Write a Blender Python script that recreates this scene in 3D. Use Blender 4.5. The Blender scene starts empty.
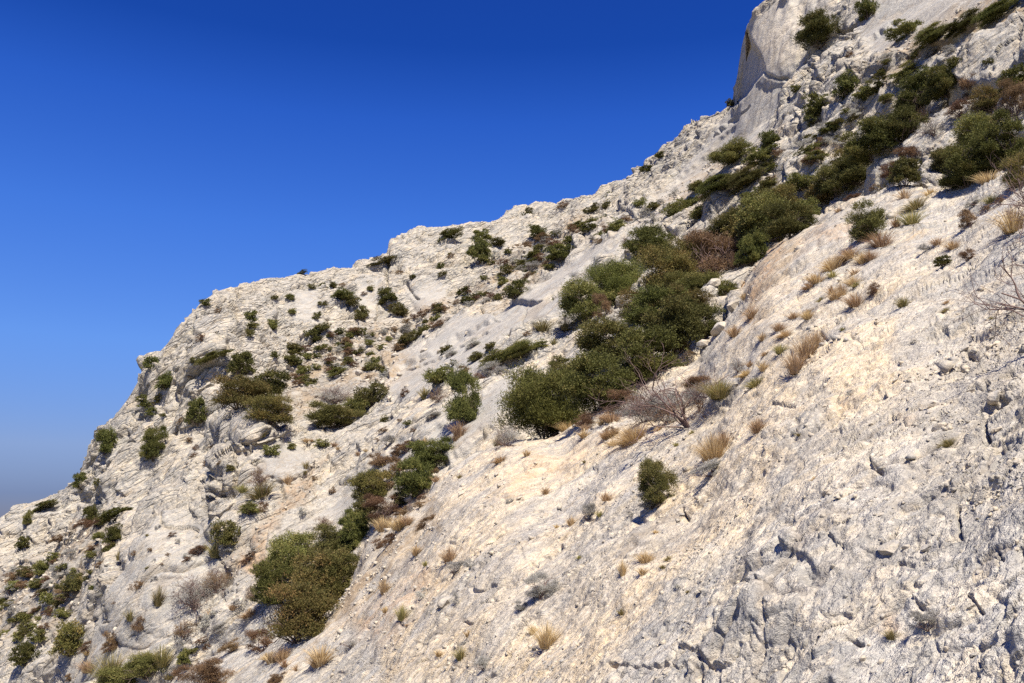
import bpy, math, random, sys
import numpy as np
from mathutils import Matrix, Vector, Euler

random.seed(7); RNG = np.random.default_rng(11)
C = bpy.context.scene.collection
sc = bpy.context.scene
W, H, F, HOR = 1024, 683, 887.0, 525.0
PITCH = math.atan((HOR - H/2)/F)
cp, sp = math.cos(PITCH), math.sin(PITCH)

# ------------------------------------------------------------------ camera
cam = bpy.data.cameras.new('camera'); camo = bpy.data.objects.new('camera', cam); C.objects.link(camo)
cam.sensor_width = 36; cam.lens = 36*F/W; cam.clip_start = .05; cam.clip_end = 30000
camo.rotation_euler = (math.pi/2 + PITCH, 0, 0)
sc.camera = camo

def unproj(px, py, d):
    """d = depth along the view axis"""
    x = (px - W/2)/F*d; yc = (H/2 - py)/F*d
    return x, d*cp - yc*sp, d*sp + yc*cp
def project(x, y, z):
    d = y*cp + z*sp; yc = -y*sp + z*cp
    return W/2 + F*x/d, H/2 - F*yc/d, d

# ------------------------------------------------------------------ noise in numpy
def _h(ix, iy, iz, seed):
    h = ix.astype(np.uint32)*np.uint32(374761393) + iy.astype(np.uint32)*np.uint32(668265263) + iz.astype(np.uint32)*np.uint32(2147483647) + np.uint32((seed*362437+977) & 0xffffffff)
    h ^= h >> np.uint32(13); h *= np.uint32(1274126177); h ^= h >> np.uint32(16); h *= np.uint32(2246822519); h ^= h >> np.uint32(13)
    return h
def vnoise(x, y, z, seed=0):
    """gradient noise, about -1..1"""
    fx, fy, fz = np.floor(x), np.floor(y), np.floor(z)
    ix, iy, iz = fx.astype(np.int64), fy.astype(np.int64), fz.astype(np.int64)
    tx, ty, tz = (x-fx).astype(np.float32), (y-fy).astype(np.float32), (z-fz).astype(np.float32)
    ux, uy, uz = [t*t*t*(t*(t*6-15)+10) for t in (tx, ty, tz)]
    out = 0
    for a in (0, 1):
        for b in (0, 1):
            for c in (0, 1):
                h = _h(ix+a, iy+b, iz+c, seed)
                gx = ((h & 1023).astype(np.float32)/511.5-1); gy = (((h >> np.uint32(10)) & 1023).astype(np.float32)/511.5-1); gz = (((h >> np.uint32(20)) & 1023).astype(np.float32)/511.5-1)
                g = gx*(tx-a)+gy*(ty-b)+gz*(tz-c)
                out = out + g*(ux if a else 1-ux)*(uy if b else 1-uy)*(uz if c else 1-uz)
    return out*1.5
def fbm(x, y, z, o=3, seed=0):
    s = 0; a = 1
    for k in range(o):
        s = s + a*vnoise(x*2**k, y*2**k, z*2**k, seed+k*17); a *= .5
    return s
def worley(x, y, z, seed=0):
    """nearest two of jittered cell points: F1, F2, offset to nearest, its hash"""
    fx, fy, fz = np.floor(x-.5), np.floor(y-.5), np.floor(z-.5)
    ix, iy, iz = fx.astype(np.int64), fy.astype(np.int64), fz.astype(np.int64)
    n = x.shape[0]
    d1 = np.full(n, 9., np.float32); d2 = d1.copy(); hh = np.zeros(n, np.uint32)
    ox = np.zeros(n, np.float32); oy = ox.copy(); oz = ox.copy()
    lx, ly, lz = (x-fx).astype(np.float32), (y-fy).astype(np.float32), (z-fz).astype(np.float32)
    for a in (0, 1):
        for b in (0, 1):
            for c in (0, 1):
                h = _h(ix+a, iy+b, iz+c, seed)
                jx = a+.12+.76*(h & 1023).astype(np.float32)/1023; jy = b+.12+.76*((h >> np.uint32(10)) & 1023).astype(np.float32)/1023; jz = c+.12+.76*((h >> np.uint32(20)) & 1023).astype(np.float32)/1023
                ex, ey, ez = lx-jx, ly-jy, lz-jz
                d = ex*ex+ey*ey+ez*ez
                m = d < d1
                d2 = np.where(m, d1, np.minimum(d2, d))
                d1 = np.where(m, d, d1); hh = np.where(m, h, hh)
                ox = np.where(m, ex, ox); oy = np.where(m, ey, oy); oz = np.where(m, ez, oz)
    return np.sqrt(d1), np.sqrt(d2), (ox, oy, oz), hh
def sstep(a, b, x):
    t = np.clip((x-a)/(b-a), 0, 1); return t*t*(3-2*t)
def rnd(h, k):
    return ((h*np.uint32(2654435761+k*40503*2 & 0xffffffff)) >> np.uint32(12)).astype(np.float32)/float(2**20)

# ------------------------------------------------------------------ the hillside: a loft through lines of the terrain
COLS = np.concatenate([np.linspace(-230, -20, 90), np.arange(-18, 1043, 1.12), np.linspace(1046, 1260, 90)])
def line(pts, sig=7):
    a = np.array(pts, float); xs = np.arange(-300, 1331, 1.0)
    v = np.interp(xs, a[:, 0], a[:, 1])
    if sig:
        k = np.exp(-.5*(np.arange(-30, 31)/sig)**2); k /= k.sum()
        v = np.convolve(np.pad(v, 30, mode='edge'), k, 'valid')
    return np.interp(COLS, xs, v)
near_edge = line([(-200,880),(0,775),(100,728),(200,668),(260,645),(300,625),(345,592),(400,515),(450,465),(500,438),(560,432),(620,400),(700,362),(745,290),(770,250),(830,212),(900,190),(960,186),(1024,160),(1200,60)])
near_edge_d = line([(-200,36),(0,32),(100,29),(200,27),(300,25),(400,25),(500,26),(560,26),(620,25),(700,24),(745,28),(770,31),(830,31),(900,28),(1024,20),(1200,15)])
mid_edge = line([(-200,830),(0,690),(60,640),(110,572),(150,514),(200,500),(228,445),(250,414),(290,428),(330,434),(400,392),(470,345),(560,288),(630,228),(700,195),(760,152),(850,72),(950,5),(1024,-40),(1200,-150)], 4)
mid_edge_d = line([(-200,40),(0,38),(60,37),(110,37),(150,38),(200,39),(250,42),(330,44),(400,46),(470,48),(560,50),(630,53),(700,51),(760,49),(850,46),(950,42),(1024,40),(1200,38)])
foot = line([(-200,740),(0,615),(60,565),(110,508),(150,482),(200,435),(228,405),(250,385),(330,372),(400,342),(470,300),(560,250),(630,205),(700,172),(760,128),(850,48),(950,-15),(1024,-60),(1200,-175)])
foot_d = line([(-200,60),(0,56),(60,56),(110,56),(150,56),(200,58),(250,60),(330,66),(400,72),(470,76),(560,80),(630,80),(700,73),(760,67),(850,59),(950,54),(1024,50),(1200,48)])
sky_l = line([(-200,640),(0,517),(20,506),(40,499),(60,492),(76,478),(95,440),(125,400),(150,362),(185,320),(200,303),(215,291),(235,284),(270,275),(310,272),(350,268),(385,254),(404,238),(425,232),(450,228),(480,221),(510,215),(560,208),(600,200),(625,186),(650,166),(672,146),(690,125),(705,115),(725,107),(735,101),(741,46),(748,24),(760,8),(775,-8),(850,-66),(1024,-135),(1200,-225)], 1.2)
sky_d = line([(-200,78),(0,76),(60,75),(80,70),(110,66),(150,66),(215,70),(300,80),(400,88),(470,94),(560,100),(630,98),(700,86),(735,79),(760,75),(790,72),(850,68),(1024,66),(1200,66)], 3)
near1 = line([(-200,935),(0,825),(100,775),(200,712),(300,683),(1260,683)])
near1_d = line([(-200,32),(0,28),(100,25),(200,21.5),(300,16.5),(400,11.5),(500,8.2),(600,6.2),(700,5),(800,4.2),(900,3.6),(1024,3.05),(1200,2.5)])
near0 = line([(-200,1300),(1260,1300)])
near0_d = line([(-200,6),(0,4.5),(200,3.6),(400,3),(600,2.5),(800,2.1),(1024,1.8),(1200,1.6)])
# gully depths (in pixels of drop) behind the two nearer edges
dropA = line([(-200,26),(200,26),(330,22),(420,8),(500,3),(540,8),(600,14),(700,20),(760,10),(830,12),(950,14),(1200,14)])
dropB = line([(-200,22),(100,22),(150,10),(200,6),(300,6),(400,5),(500,5),(620,6),(700,4),(1200,4)])
segs = [  # (py, depth) rows and the number of mesh rows up to each
    (near0, near0_d, 0), (near1, near1_d, 70), (near_edge, near_edge_d, 430),
    (np.minimum(near_edge+dropA, 5000), near_edge_d+2.0, 14),
    (mid_edge, mid_edge_d, 270), (mid_edge+dropB, mid_edge_d+3.0, 14),
    (foot, foot_d, 130), (sky_l, sky_d, 270),
    (sky_l+10, sky_d+4, 10), (sky_l+70, sky_d+28, 22), (sky_l*0+900, sky_d+150, 16)]
PY = [segs[0][0]]; ID = [1/segs[0][1]]; SEG = [0.]
for k in range(1, len(segs)):
    p0, d0, _ = segs[k-1]; p1, d1, n = segs[k]
    for j in range(1, n+1):
        t = j/n
        if k == 1: t = t**.6
        PY.append(p0+(p1-p0)*t); ID.append(1/d0+(1/d1-1/d0)*t); SEG.append(k-1+t)
PY = np.array(PY); ID = np.array(ID); SEG = np.array(SEG)[:, None]*np.ones_like(PY)
# round the joints between the segments a little
kern = np.exp(-.5*(np.arange(-6, 7)/2.6)**2); kern /= kern.sum()
def smooth_rows(A):
    P = np.pad(A, ((6, 6), (0, 0)), mode='edge'); out = 0
    for i, w in enumerate(kern): out = out + w*P[i:i+A.shape[0]]
    return out
ID = smooth_rows(ID); PYs = smooth_rows(PY)
PY = PYs
NR, NC = PY.shape
PX = np.ones((NR, 1))*COLS[None, :]
D = 1/ID
px, py, d, seg = PX.ravel(), PY.ravel(), D.ravel(), SEG.ravel()

# region outlines on the hillside, in frame coordinates of the loft, edges broken up by noise
wx = fbm(px/26, py/26, d*0, 3, 5)*7; wy = fbm(px/26, py/26, d*0+9.3, 3, 6)*7
def region(poly, soft=6, warp=1.0, seglim=None):
    P = np.array(poly, float); m = np.zeros(px.shape, np.float32)
    sel = (px > P[:, 0].min()-40) & (px < P[:, 0].max()+40) & (py > P[:, 1].min()-40) & (py < P[:, 1].max()+40)
    if seglim: sel &= (seg >= seglim[0]) & (seg <= seglim[1])
    qx, qy = px[sel]+warp*wx[sel], py[sel]+warp*wy[sel]
    inside = np.zeros(qx.shape, bool); dist = np.full(qx.shape, 1e9)
    for (x0, y0), (x1, y1) in zip(P, np.roll(P, -1, 0)):
        dx, dy = x1-x0, y1-y0
        t = np.clip(((qx-x0)*dx+(qy-y0)*dy)/(dx*dx+dy*dy+1e-9), 0, 1)
        dist = np.minimum(dist, np.hypot(qx-x0-t*dx, qy-y0-t*dy))
        if dy != 0:
            c = ((y0 > qy) != (y1 > qy)) & (qx < dx*(qy-y0)/dy+x0)
            inside ^= c
    sd = np.where(inside, dist, -dist)
    m[sel] = sstep(-soft, soft, sd)
    return m
def union(polys, **k):
    m = np.zeros(px.shape, np.float32)
    for p in polys: m = np.maximum(m, region(p, **k))
    return m
SMOOTH = union([
    [(610,250),(690,165),(722,125),(738,100),(742,30),(790,-10),(840,-30),(815,40),(795,95),(765,135),(700,190),(640,235)],
    [(395,362),(430,338),(500,310),(560,275),(630,228),(628,250),(600,272),(570,325),(520,335),(480,372),(400,395),(380,390)],
    [(30,683),(60,642),(110,578),(150,520),(200,512),(218,560),(190,600),(170,640),(100,690)],
    [(268,545),(350,485),(440,430),(480,395),(515,365),(520,400),(470,440),(400,480),(330,518)],
    [(250,470),(285,440),(312,455),(300,480),(262,478)],
    [(296,288),(322,288),(326,322),(300,322)], [(355,284),(380,280),(376,322),(360,318)], [(412,285),(452,285),(442,330),(412,325)],
    [(850,20),(900,-20),(1000,-60),(1040,20),(960,60),(880,60)]])
WARM = union([
    [(380,690),(360,600),(400,520),(480,450),(560,440),(640,420),(760,310),(820,310),(800,420),(740,520),(660,600),(620,690)],
    [(830,340),(900,330),(910,420),(830,450)], [(740,330),(770,240),(800,240),(790,300)],
    [(270,545),(250,600),(360,640),(420,520),(370,560)],
    [(745,0),(800,0),(810,50),(780,80),(745,70)]], soft=22, warp=2.5)
SOIL = union([
    [(742,322),(752,270),(765,240),(795,236),(792,262),(770,290),(762,330)],
    [(225,560),(262,520),(300,480),(325,460),(312,492),(285,525),(255,575),(230,590)],
    [(-20,560),(40,550),(100,500),(130,520),(100,575),(55,635),(-20,645)],
    [(330,600),(400,530),(430,500),(440,520),(380,590),(330,640)],
    [(500,250),(580,215),(620,225),(560,265),(470,310),(400,345),(300,380),(290,350),(400,320),(480,285)],
    [(225,400),(300,360),(400,350),(420,370),(330,410),(250,420)],
    [(640,215),(720,160),(770,150),(790,120),(800,140),(760,190),(690,210)],
    [(860,70),(1000,0),(1040,-10),(1040,20),(920,70),(860,110)],
    [(420,460),(380,480),(350,540),(370,560),(430,500)]], soft=9, warp=1.6)
OCHRE = np.maximum(union([[(744,318),(754,276),(764,252),(784,246),(780,262),(764,290),(756,322)], [(228,560),(262,520),(300,482),(325,462),(312,492),(285,525),(255,575)]], soft=5, warp=1.2),
    .6*union([[(570,452),(610,428),(616,436),(584,462)], [(520,470),(590,452),(560,480),(500,505)], [(905,420),(925,416),(922,432),(905,434)], [(840,400),(860,384),(866,398),(848,406)], [(860,600),(880,590),(886,616),(872,618)], [(345,620),(420,560),(440,580),(380,650)], [(560,395),(610,405),(570,440)], [(850,215),(870,225),(800,262),(790,246)]], soft=10, warp=1.5))
SMOOTH = SMOOTH*(1-.38*region([(30,683),(60,642),(110,578),(150,520),(200,512),(218,560),(190,600),(170,640),(100,690)], soft=4))
GREY = union([
    [(700,690),(720,600),(800,500),(800,420),(860,400),(940,330),(1060,250),(1060,700)],
    [(440,600),(600,470),(700,440),(640,560),(520,620)],[(340,690),(330,600),(420,560),(450,640)]], soft=40, warp=3)

# the overhang below the crag: the left side of the nose falls back in depth
cave = region([(741,40),(748,34),(757,52),(765,70),(752,88),(736,106),(728,110),(730,60)], soft=2.0, warp=.25, seglim=(5.5, 7.05))
cg = cave.reshape(NR, NC); r7 = int(np.argmin(np.abs(SEG[:, 0]-7))); cg[r7+1:] = cg[r7]; cave = cg.ravel()
d = d*(1+cave*np.clip((768-px)/34, 0, 1)*.26)
# the boulders of the left outcrop and other bulges
for bx, by, bw, bh, amp in [(250,428,36,20,.03),(210,470,32,24,.025),(215,505,24,16,.02),(150,590,60,60,.03),(285,462,30,18,.02),(560,300,60,30,.012),(770,30,34,60,.02),(440,280,34,44,.02),(200,340,40,60,.02),(350,295,40,30,.012)]:
    r2 = ((px-bx+wx*.6)/bw)**2+((py-by+wy*.6)/bh)**2
    d = d*(1-amp*np.clip(1-r2, 0, 1)**.8)
PLATES = [([(452,350),(500,322),(548,308),(600,264),(628,240),(614,264),(577,318),(530,352),(478,378),(432,392)], .55), ([(392,376),(430,352),(500,320),(482,312),(430,334),(384,364)], .5), ([(545,306),(600,262),(632,226),(610,228),(560,272),(505,304)], .5),
 ([(640,244),(700,207),(758,182),(800,150),(792,140),(750,160),(700,190),(646,226)], .5), ([(770,200),(822,160),(858,118),(846,112),(810,148),(768,186)], .45), ([(800,120),(846,82),(866,70),(872,84),(850,108),(812,136)], .5),
 ([(640,196),(700,150),(742,112),(735,128),(700,164),(650,205)], .4), ([(850,70),(900,42),(990,-5),(1030,-10),(960,42),(905,66),(866,92)], .5), ([(940,84),(1030,20),(1040,50),(990,84),(950,92)], .4), ([(812,62),(840,40),(880,20),(900,26),(860,52),(824,78)], .5),
 ([(268,548),(350,488),(440,432),(478,398),(470,384),(400,420),(320,470),(280,510)], .25), ([(620,212),(650,176),(690,140),(704,146),(668,182),(636,216)], .5), ([(540,250),(612,216),(616,226),(556,262)], .3), ([(480,246),(560,222),(606,212),(600,222),(540,240),(486,260)], .35)]
PLATE = np.zeros(px.shape)
for poly, th in PLATES:
    PLATE = PLATE+th*region(poly, soft=1.0, warp=.5, seglim=(2.3, 7))
X, Y, Z = unproj(px, py, d)

def grid_normals(X, Y, Z):
    P = np.stack([X, Y, Z], -1).reshape(NR, NC, 3)
    du = np.gradient(P, axis=1); dv = np.gradient(P, axis=0)
    n = np.cross(du, dv); n /= np.linalg.norm(n, axis=2, keepdims=True)+1e-12
    return n.reshape(-1, 3), P
n, P3 = grid_normals(X, Y, Z)
# smooth the normals so that displacement runs straight out of the slope
N3 = n.reshape(NR, NC, 3)
def blur(A, it=3):
    for _ in range(it):
        P = np.pad(A, ((4, 4), (4, 4), (0, 0)), mode='edge')
        A = sum(P[i:i+A.shape[0], 4:-4] for i in range(0, 9, 2))/5
        P = np.pad(A, ((4, 4), (4, 4), (0, 0)), mode='edge')
        A = sum(P[4:-4, i:i+A.shape[1]] for i in range(0, 9, 2))/5
    return A
N3 = blur(N3); N3 /= np.linalg.norm(N3, axis=2, keepdims=True)
n = N3.reshape(-1, 3)
if (n[:, 1].mean() > 0): n = -n
spacing = d/F*1.2
# bedding frame: e1 along the strike of the beds (up to the right), e3 out of the beds
e1 = np.array([.80, .16, .58]); e1 /= np.linalg.norm(e1)
e3 = np.array([-.58, -.25, .77]); e3 -= e1*(e3@e1); e3 /= np.linalg.norm(e3)
e2 = np.cross(e3, e1)
def bed(x, y, z, s1, s2, s3):
    a = x*e1[0]+y*e1[1]+z*e1[2]; b = x*e2[0]+y*e2[1]+z*e2[2]; c = x*e3[0]+y*e3[1]+z*e3[2]
    return a/s1, b/s2, c/s3
disp = np.zeros(px.shape); crack = np.zeros(px.shape, np.float32)
near = seg < 2.2
rough = (1-.94*SMOOTH)*(1-.45*SOIL)
rmod = .35+1.0*sstep(-.3, .4, vnoise(X/5.5, Y/5.5, Z/5.5, 888))
big = np.where(seg < 2.2, 0.0, np.where(seg > 5.6, 1.0, .55))
big = smooth_rows(big.reshape(NR, NC)).ravel()
edgefade = sstep(0.0, .02, np.abs(seg-7))*.55+.45
# slow undulation
disp += (.15*fbm(X/3.1, Y/3.1, Z/3.1, 3, 3)*np.clip(d/14, .25, 2.2))*(1-.8*SMOOTH)
disp += big*1.15*fbm(X/9, Y/9, Z/5.5, 3, 41)*(1-.75*SMOOTH)
# blocks and ledges, octave by octave, as long as the mesh can carry them
for L, amp, seed in [(6.5,1.15,101),(2.6,.66,102),(1.15,.30,103),(.50,.12,104),(.21,.042,105),(.09,.018,106),(.04,.008,107)]:
    lod = sstep(2.2, 4.8, L/spacing)
    m = (lod > 0.01)
    if L > 2: m &= (seg > 1.95)
    if not m.any(): continue
    xs, ys, zs = X[m], Y[m], Z[m]
    w_ = L*.35
    ax = vnoise(xs/L*1.3, ys/L*1.3, zs/L*1.3, seed+50)*w_; az = vnoise(xs/L*1.3+7, ys/L*1.3, zs/L*1.3, seed+51)*w_
    q = bed(xs+ax, ys, zs+az, L*1.75, L*1.0, L*.62)
    far_ = sstep(2.0, 2.4, seg[m]); q = (q[0]*(.80-.22*far_), q[1], q[2])
    f1, f2, off, hh = worley(*q, seed)
    r1, r2, r3, r4 = [rnd(hh, k) for k in (1, 2, 3, 4)]
    blk = (r1-.5)*1.0 + off[0]*(r2-.5)*1.8 + off[1]*(r3-.5)*1.8 + off[2]*(r4-.2)*1.4
    edge = f2-f1
    blk = np.where(seg[m] < 2.2, blk*sstep(0, .22, edge), blk*(sstep(-.01, .16, edge) if L > 2 else sstep(-.03, .05, edge)))
    gate = sstep(-.35, .35, vnoise(xs/L/3.3, ys/L/3.3, zs/L/3.3, seed+9))      # some stretches broken, some whole
    groove = -(1-sstep(0.0, .11, edge))*np.where(seg[m] < 2.2, .28, .75)*(r4 > .35)
    scale = np.where(seg[m] < 2.2, (.18+.32*GREY[m]) if L > .3 else .8+.25*GREY[m], np.where(seg[m] > 5.6, 1.25 if L < 2 else 1.0, .9))
    gg = .22+.78*gate
    v = amp*(blk*gg+groove*gate)*lod[m]*rough[m]*scale
    if L > 1: v = v*sstep(1.97, 2.6, seg[m]) if L > 2 else v*(.4+.6*sstep(1.9, 2.6, seg[m]))
    if L < 1: v = v*np.where(seg[m] > 2.2, rmod[m], .6+.5*rmod[m])
    disp[m] += v
    crack[m] = np.maximum(crack[m], (1-sstep(0.02, .14, edge))*gate*(r4 > .35)*lod[m]*min(1, .4+L))
# strata: saw-tooth steps across the bedding
for per, amp, seed in [(3.4,.42,201),(1.3,.15,202),(.42,.045,203),(.16,.015,204)]:
    lod = sstep(6, 14, per/spacing) if per < 1 else sstep(4, 9, per/spacing); m = lod > .01
    if per > 3: m &= seg > 2.2
    a, b, c = bed(X[m], Y[m], Z[m], 1, 1, 1)
    t = c/per*1.0 + fbm(a/per/4, b/per/3, c/per/4, 2, seed)*1.3 + b/per*.22
    fr = t-np.floor(t)
    saw = np.where(fr < .72, fr/.72, (1-fr)/.28)-.5
    gate = sstep(-.2, .4, vnoise(a/per/2.6, b/per/2.6, c/per/2.6, seed+3))
    disp[m] += amp*saw*gate*lod[m]*(1-.88*SMOOTH[m])*(1-.4*SOIL[m])*np.where(seg[m] < 2.2, .52, np.where(seg[m] < 5.6, 1.9, 1.25))
# fine roughness
for L, amp in [(1.6,.10),(.8,.075),(.3,.026),(.11,.012),(.04,.0055),(.018,.0025)]:
    lod = sstep(1.6, 3.6, L/spacing); m = lod > .01
    v_ = vnoise(X[m]/L, Y[m]/L, Z[m]/L, 301); disp[m] += amp*(v_+.8*(.35-np.abs(vnoise(X[m]/L/1.7, Y[m]/L/1.7, Z[m]/L/1.7, 302))))*lod[m]*np.where(seg[m] > 2.2, 1.05*rmod[m], 1.1)*(1-(.8 if L > .5 else .5)*SMOOTH[m])
for L, amp in [(.75,.05),(.30,.024),(.13,.011)]:      # fine joints of the near rock
    lod = sstep(9, 17, L/spacing); m = (lod > .01) & (seg < 2.6)
    aw = vnoise(X[m]/L*1.7, Y[m]/L*1.7, Z[m]/L*1.7, 611)*L*.3
    q = bed(X[m]+aw, Y[m]-aw, Z[m]+aw, L*1.6, L*1.1, L*.6)
    f1, f2, off, hh = worley(*q, 600)
    gate = sstep(.05, .30, vnoise(X[m]/L/2.1, Y[m]/L/2.1, Z[m]/L/2.1, 612))
    disp[m] -= amp*(1-sstep(.015, .075, f2-f1))*gate*lod[m]
# pits and solution holes on the near rock
for L, amp in [(.42,.075),(.17,.035)]:
    lod = sstep(5, 9, L/spacing); m = (lod > .01) & (seg < 3)
    q = bed(X[m], Y[m], Z[m], L*1.5, L, L)
    f1, f2, off, hh = worley(*q, 401)
    hole = (1-sstep(.10, .26, f1+.1*vnoise(X[m]/L*3, Y[m]/L*3, Z[m]/L*3, 77)))*(rnd(hh, 7) > .72)
    disp[m] -= amp*hole*lod[m]*.3
# long open cracks across the near slab (drawn where the photograph has them)
def crack_line(pts, width, depth):
    global disp
    width = width*.85 if depth < .2 else width*1.25
    P = np.array(pts, float)
    sel = (px > P[:, 0].min()-12) & (px < P[:, 0].max()+12) & (py > P[:, 1].min()-12) & (py < P[:, 1].max()+12) & (seg < 7.1)
    qx, qy = px[sel]+wx[sel]*.6+2.2*vnoise(px[sel]/8, py[sel]/8, px[sel]*0, 5), py[sel]+wy[sel]*.6+2.2*vnoise(px[sel]/8, py[sel]/8, px[sel]*0, 8)
    dist = np.full(qx.shape, 1e9)
    for (x0, y0), (x1, y1) in zip(P[:-1], P[1:]):
        dx, dy = x1-x0, y1-y0
        t = np.clip(((qx-x0)*dx+(qy-y0)*dy)/(dx*dx+dy*dy), 0, 1)
        dist = np.minimum(dist, np.hypot(qx-x0-t*dx, qy-y0-t*dy))
    disp[sel] -= np.minimum(depth*1.2, d[sel]/F*width*3.6)*(1-sstep(width*.35, width*1.1, dist))*(.6+.4*sstep(-.35, .15, vnoise(qx/16, qy/16, qx*0, 4)))
for pts, w_, dep in [
    ([(610,669),(640,671),(668,664),(680,648),(694,648),(706,664),(722,664),(735,652)], 3.2, .13),
    ([(735,652),(748,640),(760,628)], 2.6, .09), ([(700,662),(694,676)], 2.5, .08),
    ([(546,556),(560,546)], 2.4, .12), ([(460,620),(476,624),(486,618)], 1.8, .07), ([(532,565),(545,556)], 1.8, .08),
    ([(965,470),(990,466),(1008,452),(1024,438)], 2.4, .06), ([(905,516),(925,505),(932,500)], 3.0, .08),
    ([(862,408),(872,402),(884,394)], 3.0, .10), ([(964,352),(978,354)], 3.4, .12), ([(975,395),(990,388)], 3.6, .12), ([(980,415),(1000,408),(1010,404)], 3.6, .12), ([(1000,432),(1024,420)], 3.4, .12), ([(980,440),(984,425)], 4, .10),
    ([(955,530),(958,510)], 3.2, .07), ([(993,560),(992,545)], 2.6, .06), ([(1012,540),(1022,560)], 4, .10), ([(890,558),(910,558)], 2.6, .06),
    ([(905,585),(915,594),(925,602)], 2.4, .05), ([(962,585),(972,600),(985,596)], 2.6, .06), ([(837,632),(852,634)], 3.4, .08), ([(886,583),(892,572)], 2.6, .05), ([(1000,600),(1012,604),(1024,600)], 3.6, .08),
    ([(790,350),(800,346)], 2.4, .1), ([(772,403),(790,406)], 2.2, .1), ([(685,510),(687,520)], 3, .1), ([(716,636),(728,642)], 2.6, .06),
    ([(875,466),(880,478),(888,480)], 2.6, .06),([(820,335),(826,338)], 2, .08),
    ([(395,378),(430,362),(452,350),(480,334),(505,322),(545,308)], 1.5, .45), ([(536,312),(548,305),(553,309)], 1.6, .5), ([(528,330),(532,314)], 1.2, .35), ([(560,325),(572,312),(576,290)], 1.3, .35),
    ([(440,365),(470,352),(490,340)], 1.3, .4), ([(180,500),(200,475),(222,470)], 1.6, .5), ([(222,470),(236,462),(244,455)], 1.6, .5), ([(185,480),(202,468)], 1.4, .5), ([(205,500),(214,484)], 1.4, .4), ([(244,455),(262,436)], 1.6, .6),
    ([(138,590),(146,575),(152,562)], 1.6, .35), ([(124,440),(140,444),(150,430),(165,412)], 1.8, .7), ([(175,388),(182,374),(195,358)], 2.2, .8), ([(165,415),(175,388)], 1.6, .6), ([(300,350),(318,335),(330,322)], 1.5, .6),
    ([(716,140),(735,122),(750,108)], 1.5, .5), ([(765,70),(775,78),(790,82)], 1.6, .5), ([(800,90),(815,78),(830,66)], 1.4, .5), ([(386,292),(388,262),(384,248)], 1.5, .7), ([(420,300),(402,278),(408,262)], 1.3, .5)]:
    crack_line(pts, w_, dep)
crag = region([(738,110),(745,20),(775,-10),(830,-20),(815,40),(790,90),(760,140)], soft=8, warp=.5, seglim=(5, 7.2)); disp += crag*(.22*vnoise(X/.9, Y/.9, Z/5, 70)+.12*vnoise(X/.35, Y/.35, Z/2.5, 71))
disp += PLATE*.75
disp *= edgefade
disp *= 1-.8*(1-sstep(0, .10, np.abs(seg-7)))*(1-sstep(215, 260, px))
disp *= 1-.85*np.clip(1-np.hypot((px-750)/46, (py-50)/92), 0, 1)**.5
X2, Y2, Z2 = X+n[:, 0]*disp, Y+n[:, 1]*disp, Z+n[:, 2]*disp

def mesh_obj(name, V, faces, mat, parent=None, smooth=False, attrs=None):
    me = bpy.data.meshes.new(name)
    V = np.asarray(V, np.float32); faces = np.asarray(faces, np.int32); k = faces.shape[1]
    me.vertices.add(len(V)); me.vertices.foreach_set('co', V.ravel())
    me.loops.add(faces.size); me.loops.foreach_set('vertex_index', faces.ravel())
    me.polygons.add(len(faces)); me.polygons.foreach_set('loop_start', np.arange(0, faces.size, k, dtype=np.int32))
    me.update(calc_edges=True)
    if smooth: me.polygons.foreach_set('use_smooth', np.ones(len(faces), bool))
    for an, av in (attrs or {}).items():
        at = me.attributes.new(an, 'FLOAT', 'POINT'); at.data.foreach_set('value', np.asarray(av, np.float32))
    me.materials.append(mat)
    o = bpy.data.objects.new(name, me); C.objects.link(o)
    if parent: o.parent = parent
    return o

# ------------------------------------------------------------------ materials
def nmat(name):
    m = bpy.data.materials.new(name); m.use_nodes = True; nt = m.node_tree
    b = nt.nodes['Principled BSDF']; b.inputs['Roughness'].default_value = .9; b.inputs['Specular IOR Level'].default_value = .15
    return m, nt, b
def node(nt, t, **kw):
    nd = nt.nodes.new(t)
    for k, v in kw.items():
        if k.startswith('_'): setattr(nd, k[1:], v)
        else: nd.inputs[k].default_value = v
    return nd
def mixc(nt, fac, a, b):
    m = nt.nodes.new('ShaderNodeMix'); m.data_type = 'RGBA'; m.clamp_factor = True
    for i, v in ((0, fac), (6, a), (7, b)):
        if hasattr(v, 'is_output') or isinstance(v, bpy.types.NodeSocket): nt.links.new(v, m.inputs[i])
        else: m.inputs[i].default_value = v if i == 0 else (*v, 1)
    return m.outputs[2]
def mth(nt, op, a, b=0.0, c=0.0, clamp=False):
    m = nt.nodes.new('ShaderNodeMath'); m.operation = op; m.use_clamp = clamp
    for i, v in enumerate((a, b, c)):
        if isinstance(v, bpy.types.NodeSocket): nt.links.new(v, m.inputs[i])
        else: m.inputs[i].default_value = v
    return m.outputs[0]
def nz(nt, vec, scale, detail=4, rough=.6, lo=None, hi=None, dist=0.0):
    t = node(nt, 'ShaderNodeTexNoise', Scale=scale, Detail=detail, Roughness=rough, Distortion=dist); nt.links.new(vec, t.inputs['Vector'])
    if lo is None: return t.outputs['Fac']
    r = nt.nodes.new('ShaderNodeMapRange'); r.inputs[1].default_value = lo; r.inputs[2].default_value = hi; nt.links.new(t.outputs['Fac'], r.inputs[0])
    return r.outputs[0]
def attr(nt, name):
    a = nt.nodes.new('ShaderNodeAttribute'); a.attribute_name = name; return a.outputs['Fac']

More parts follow.
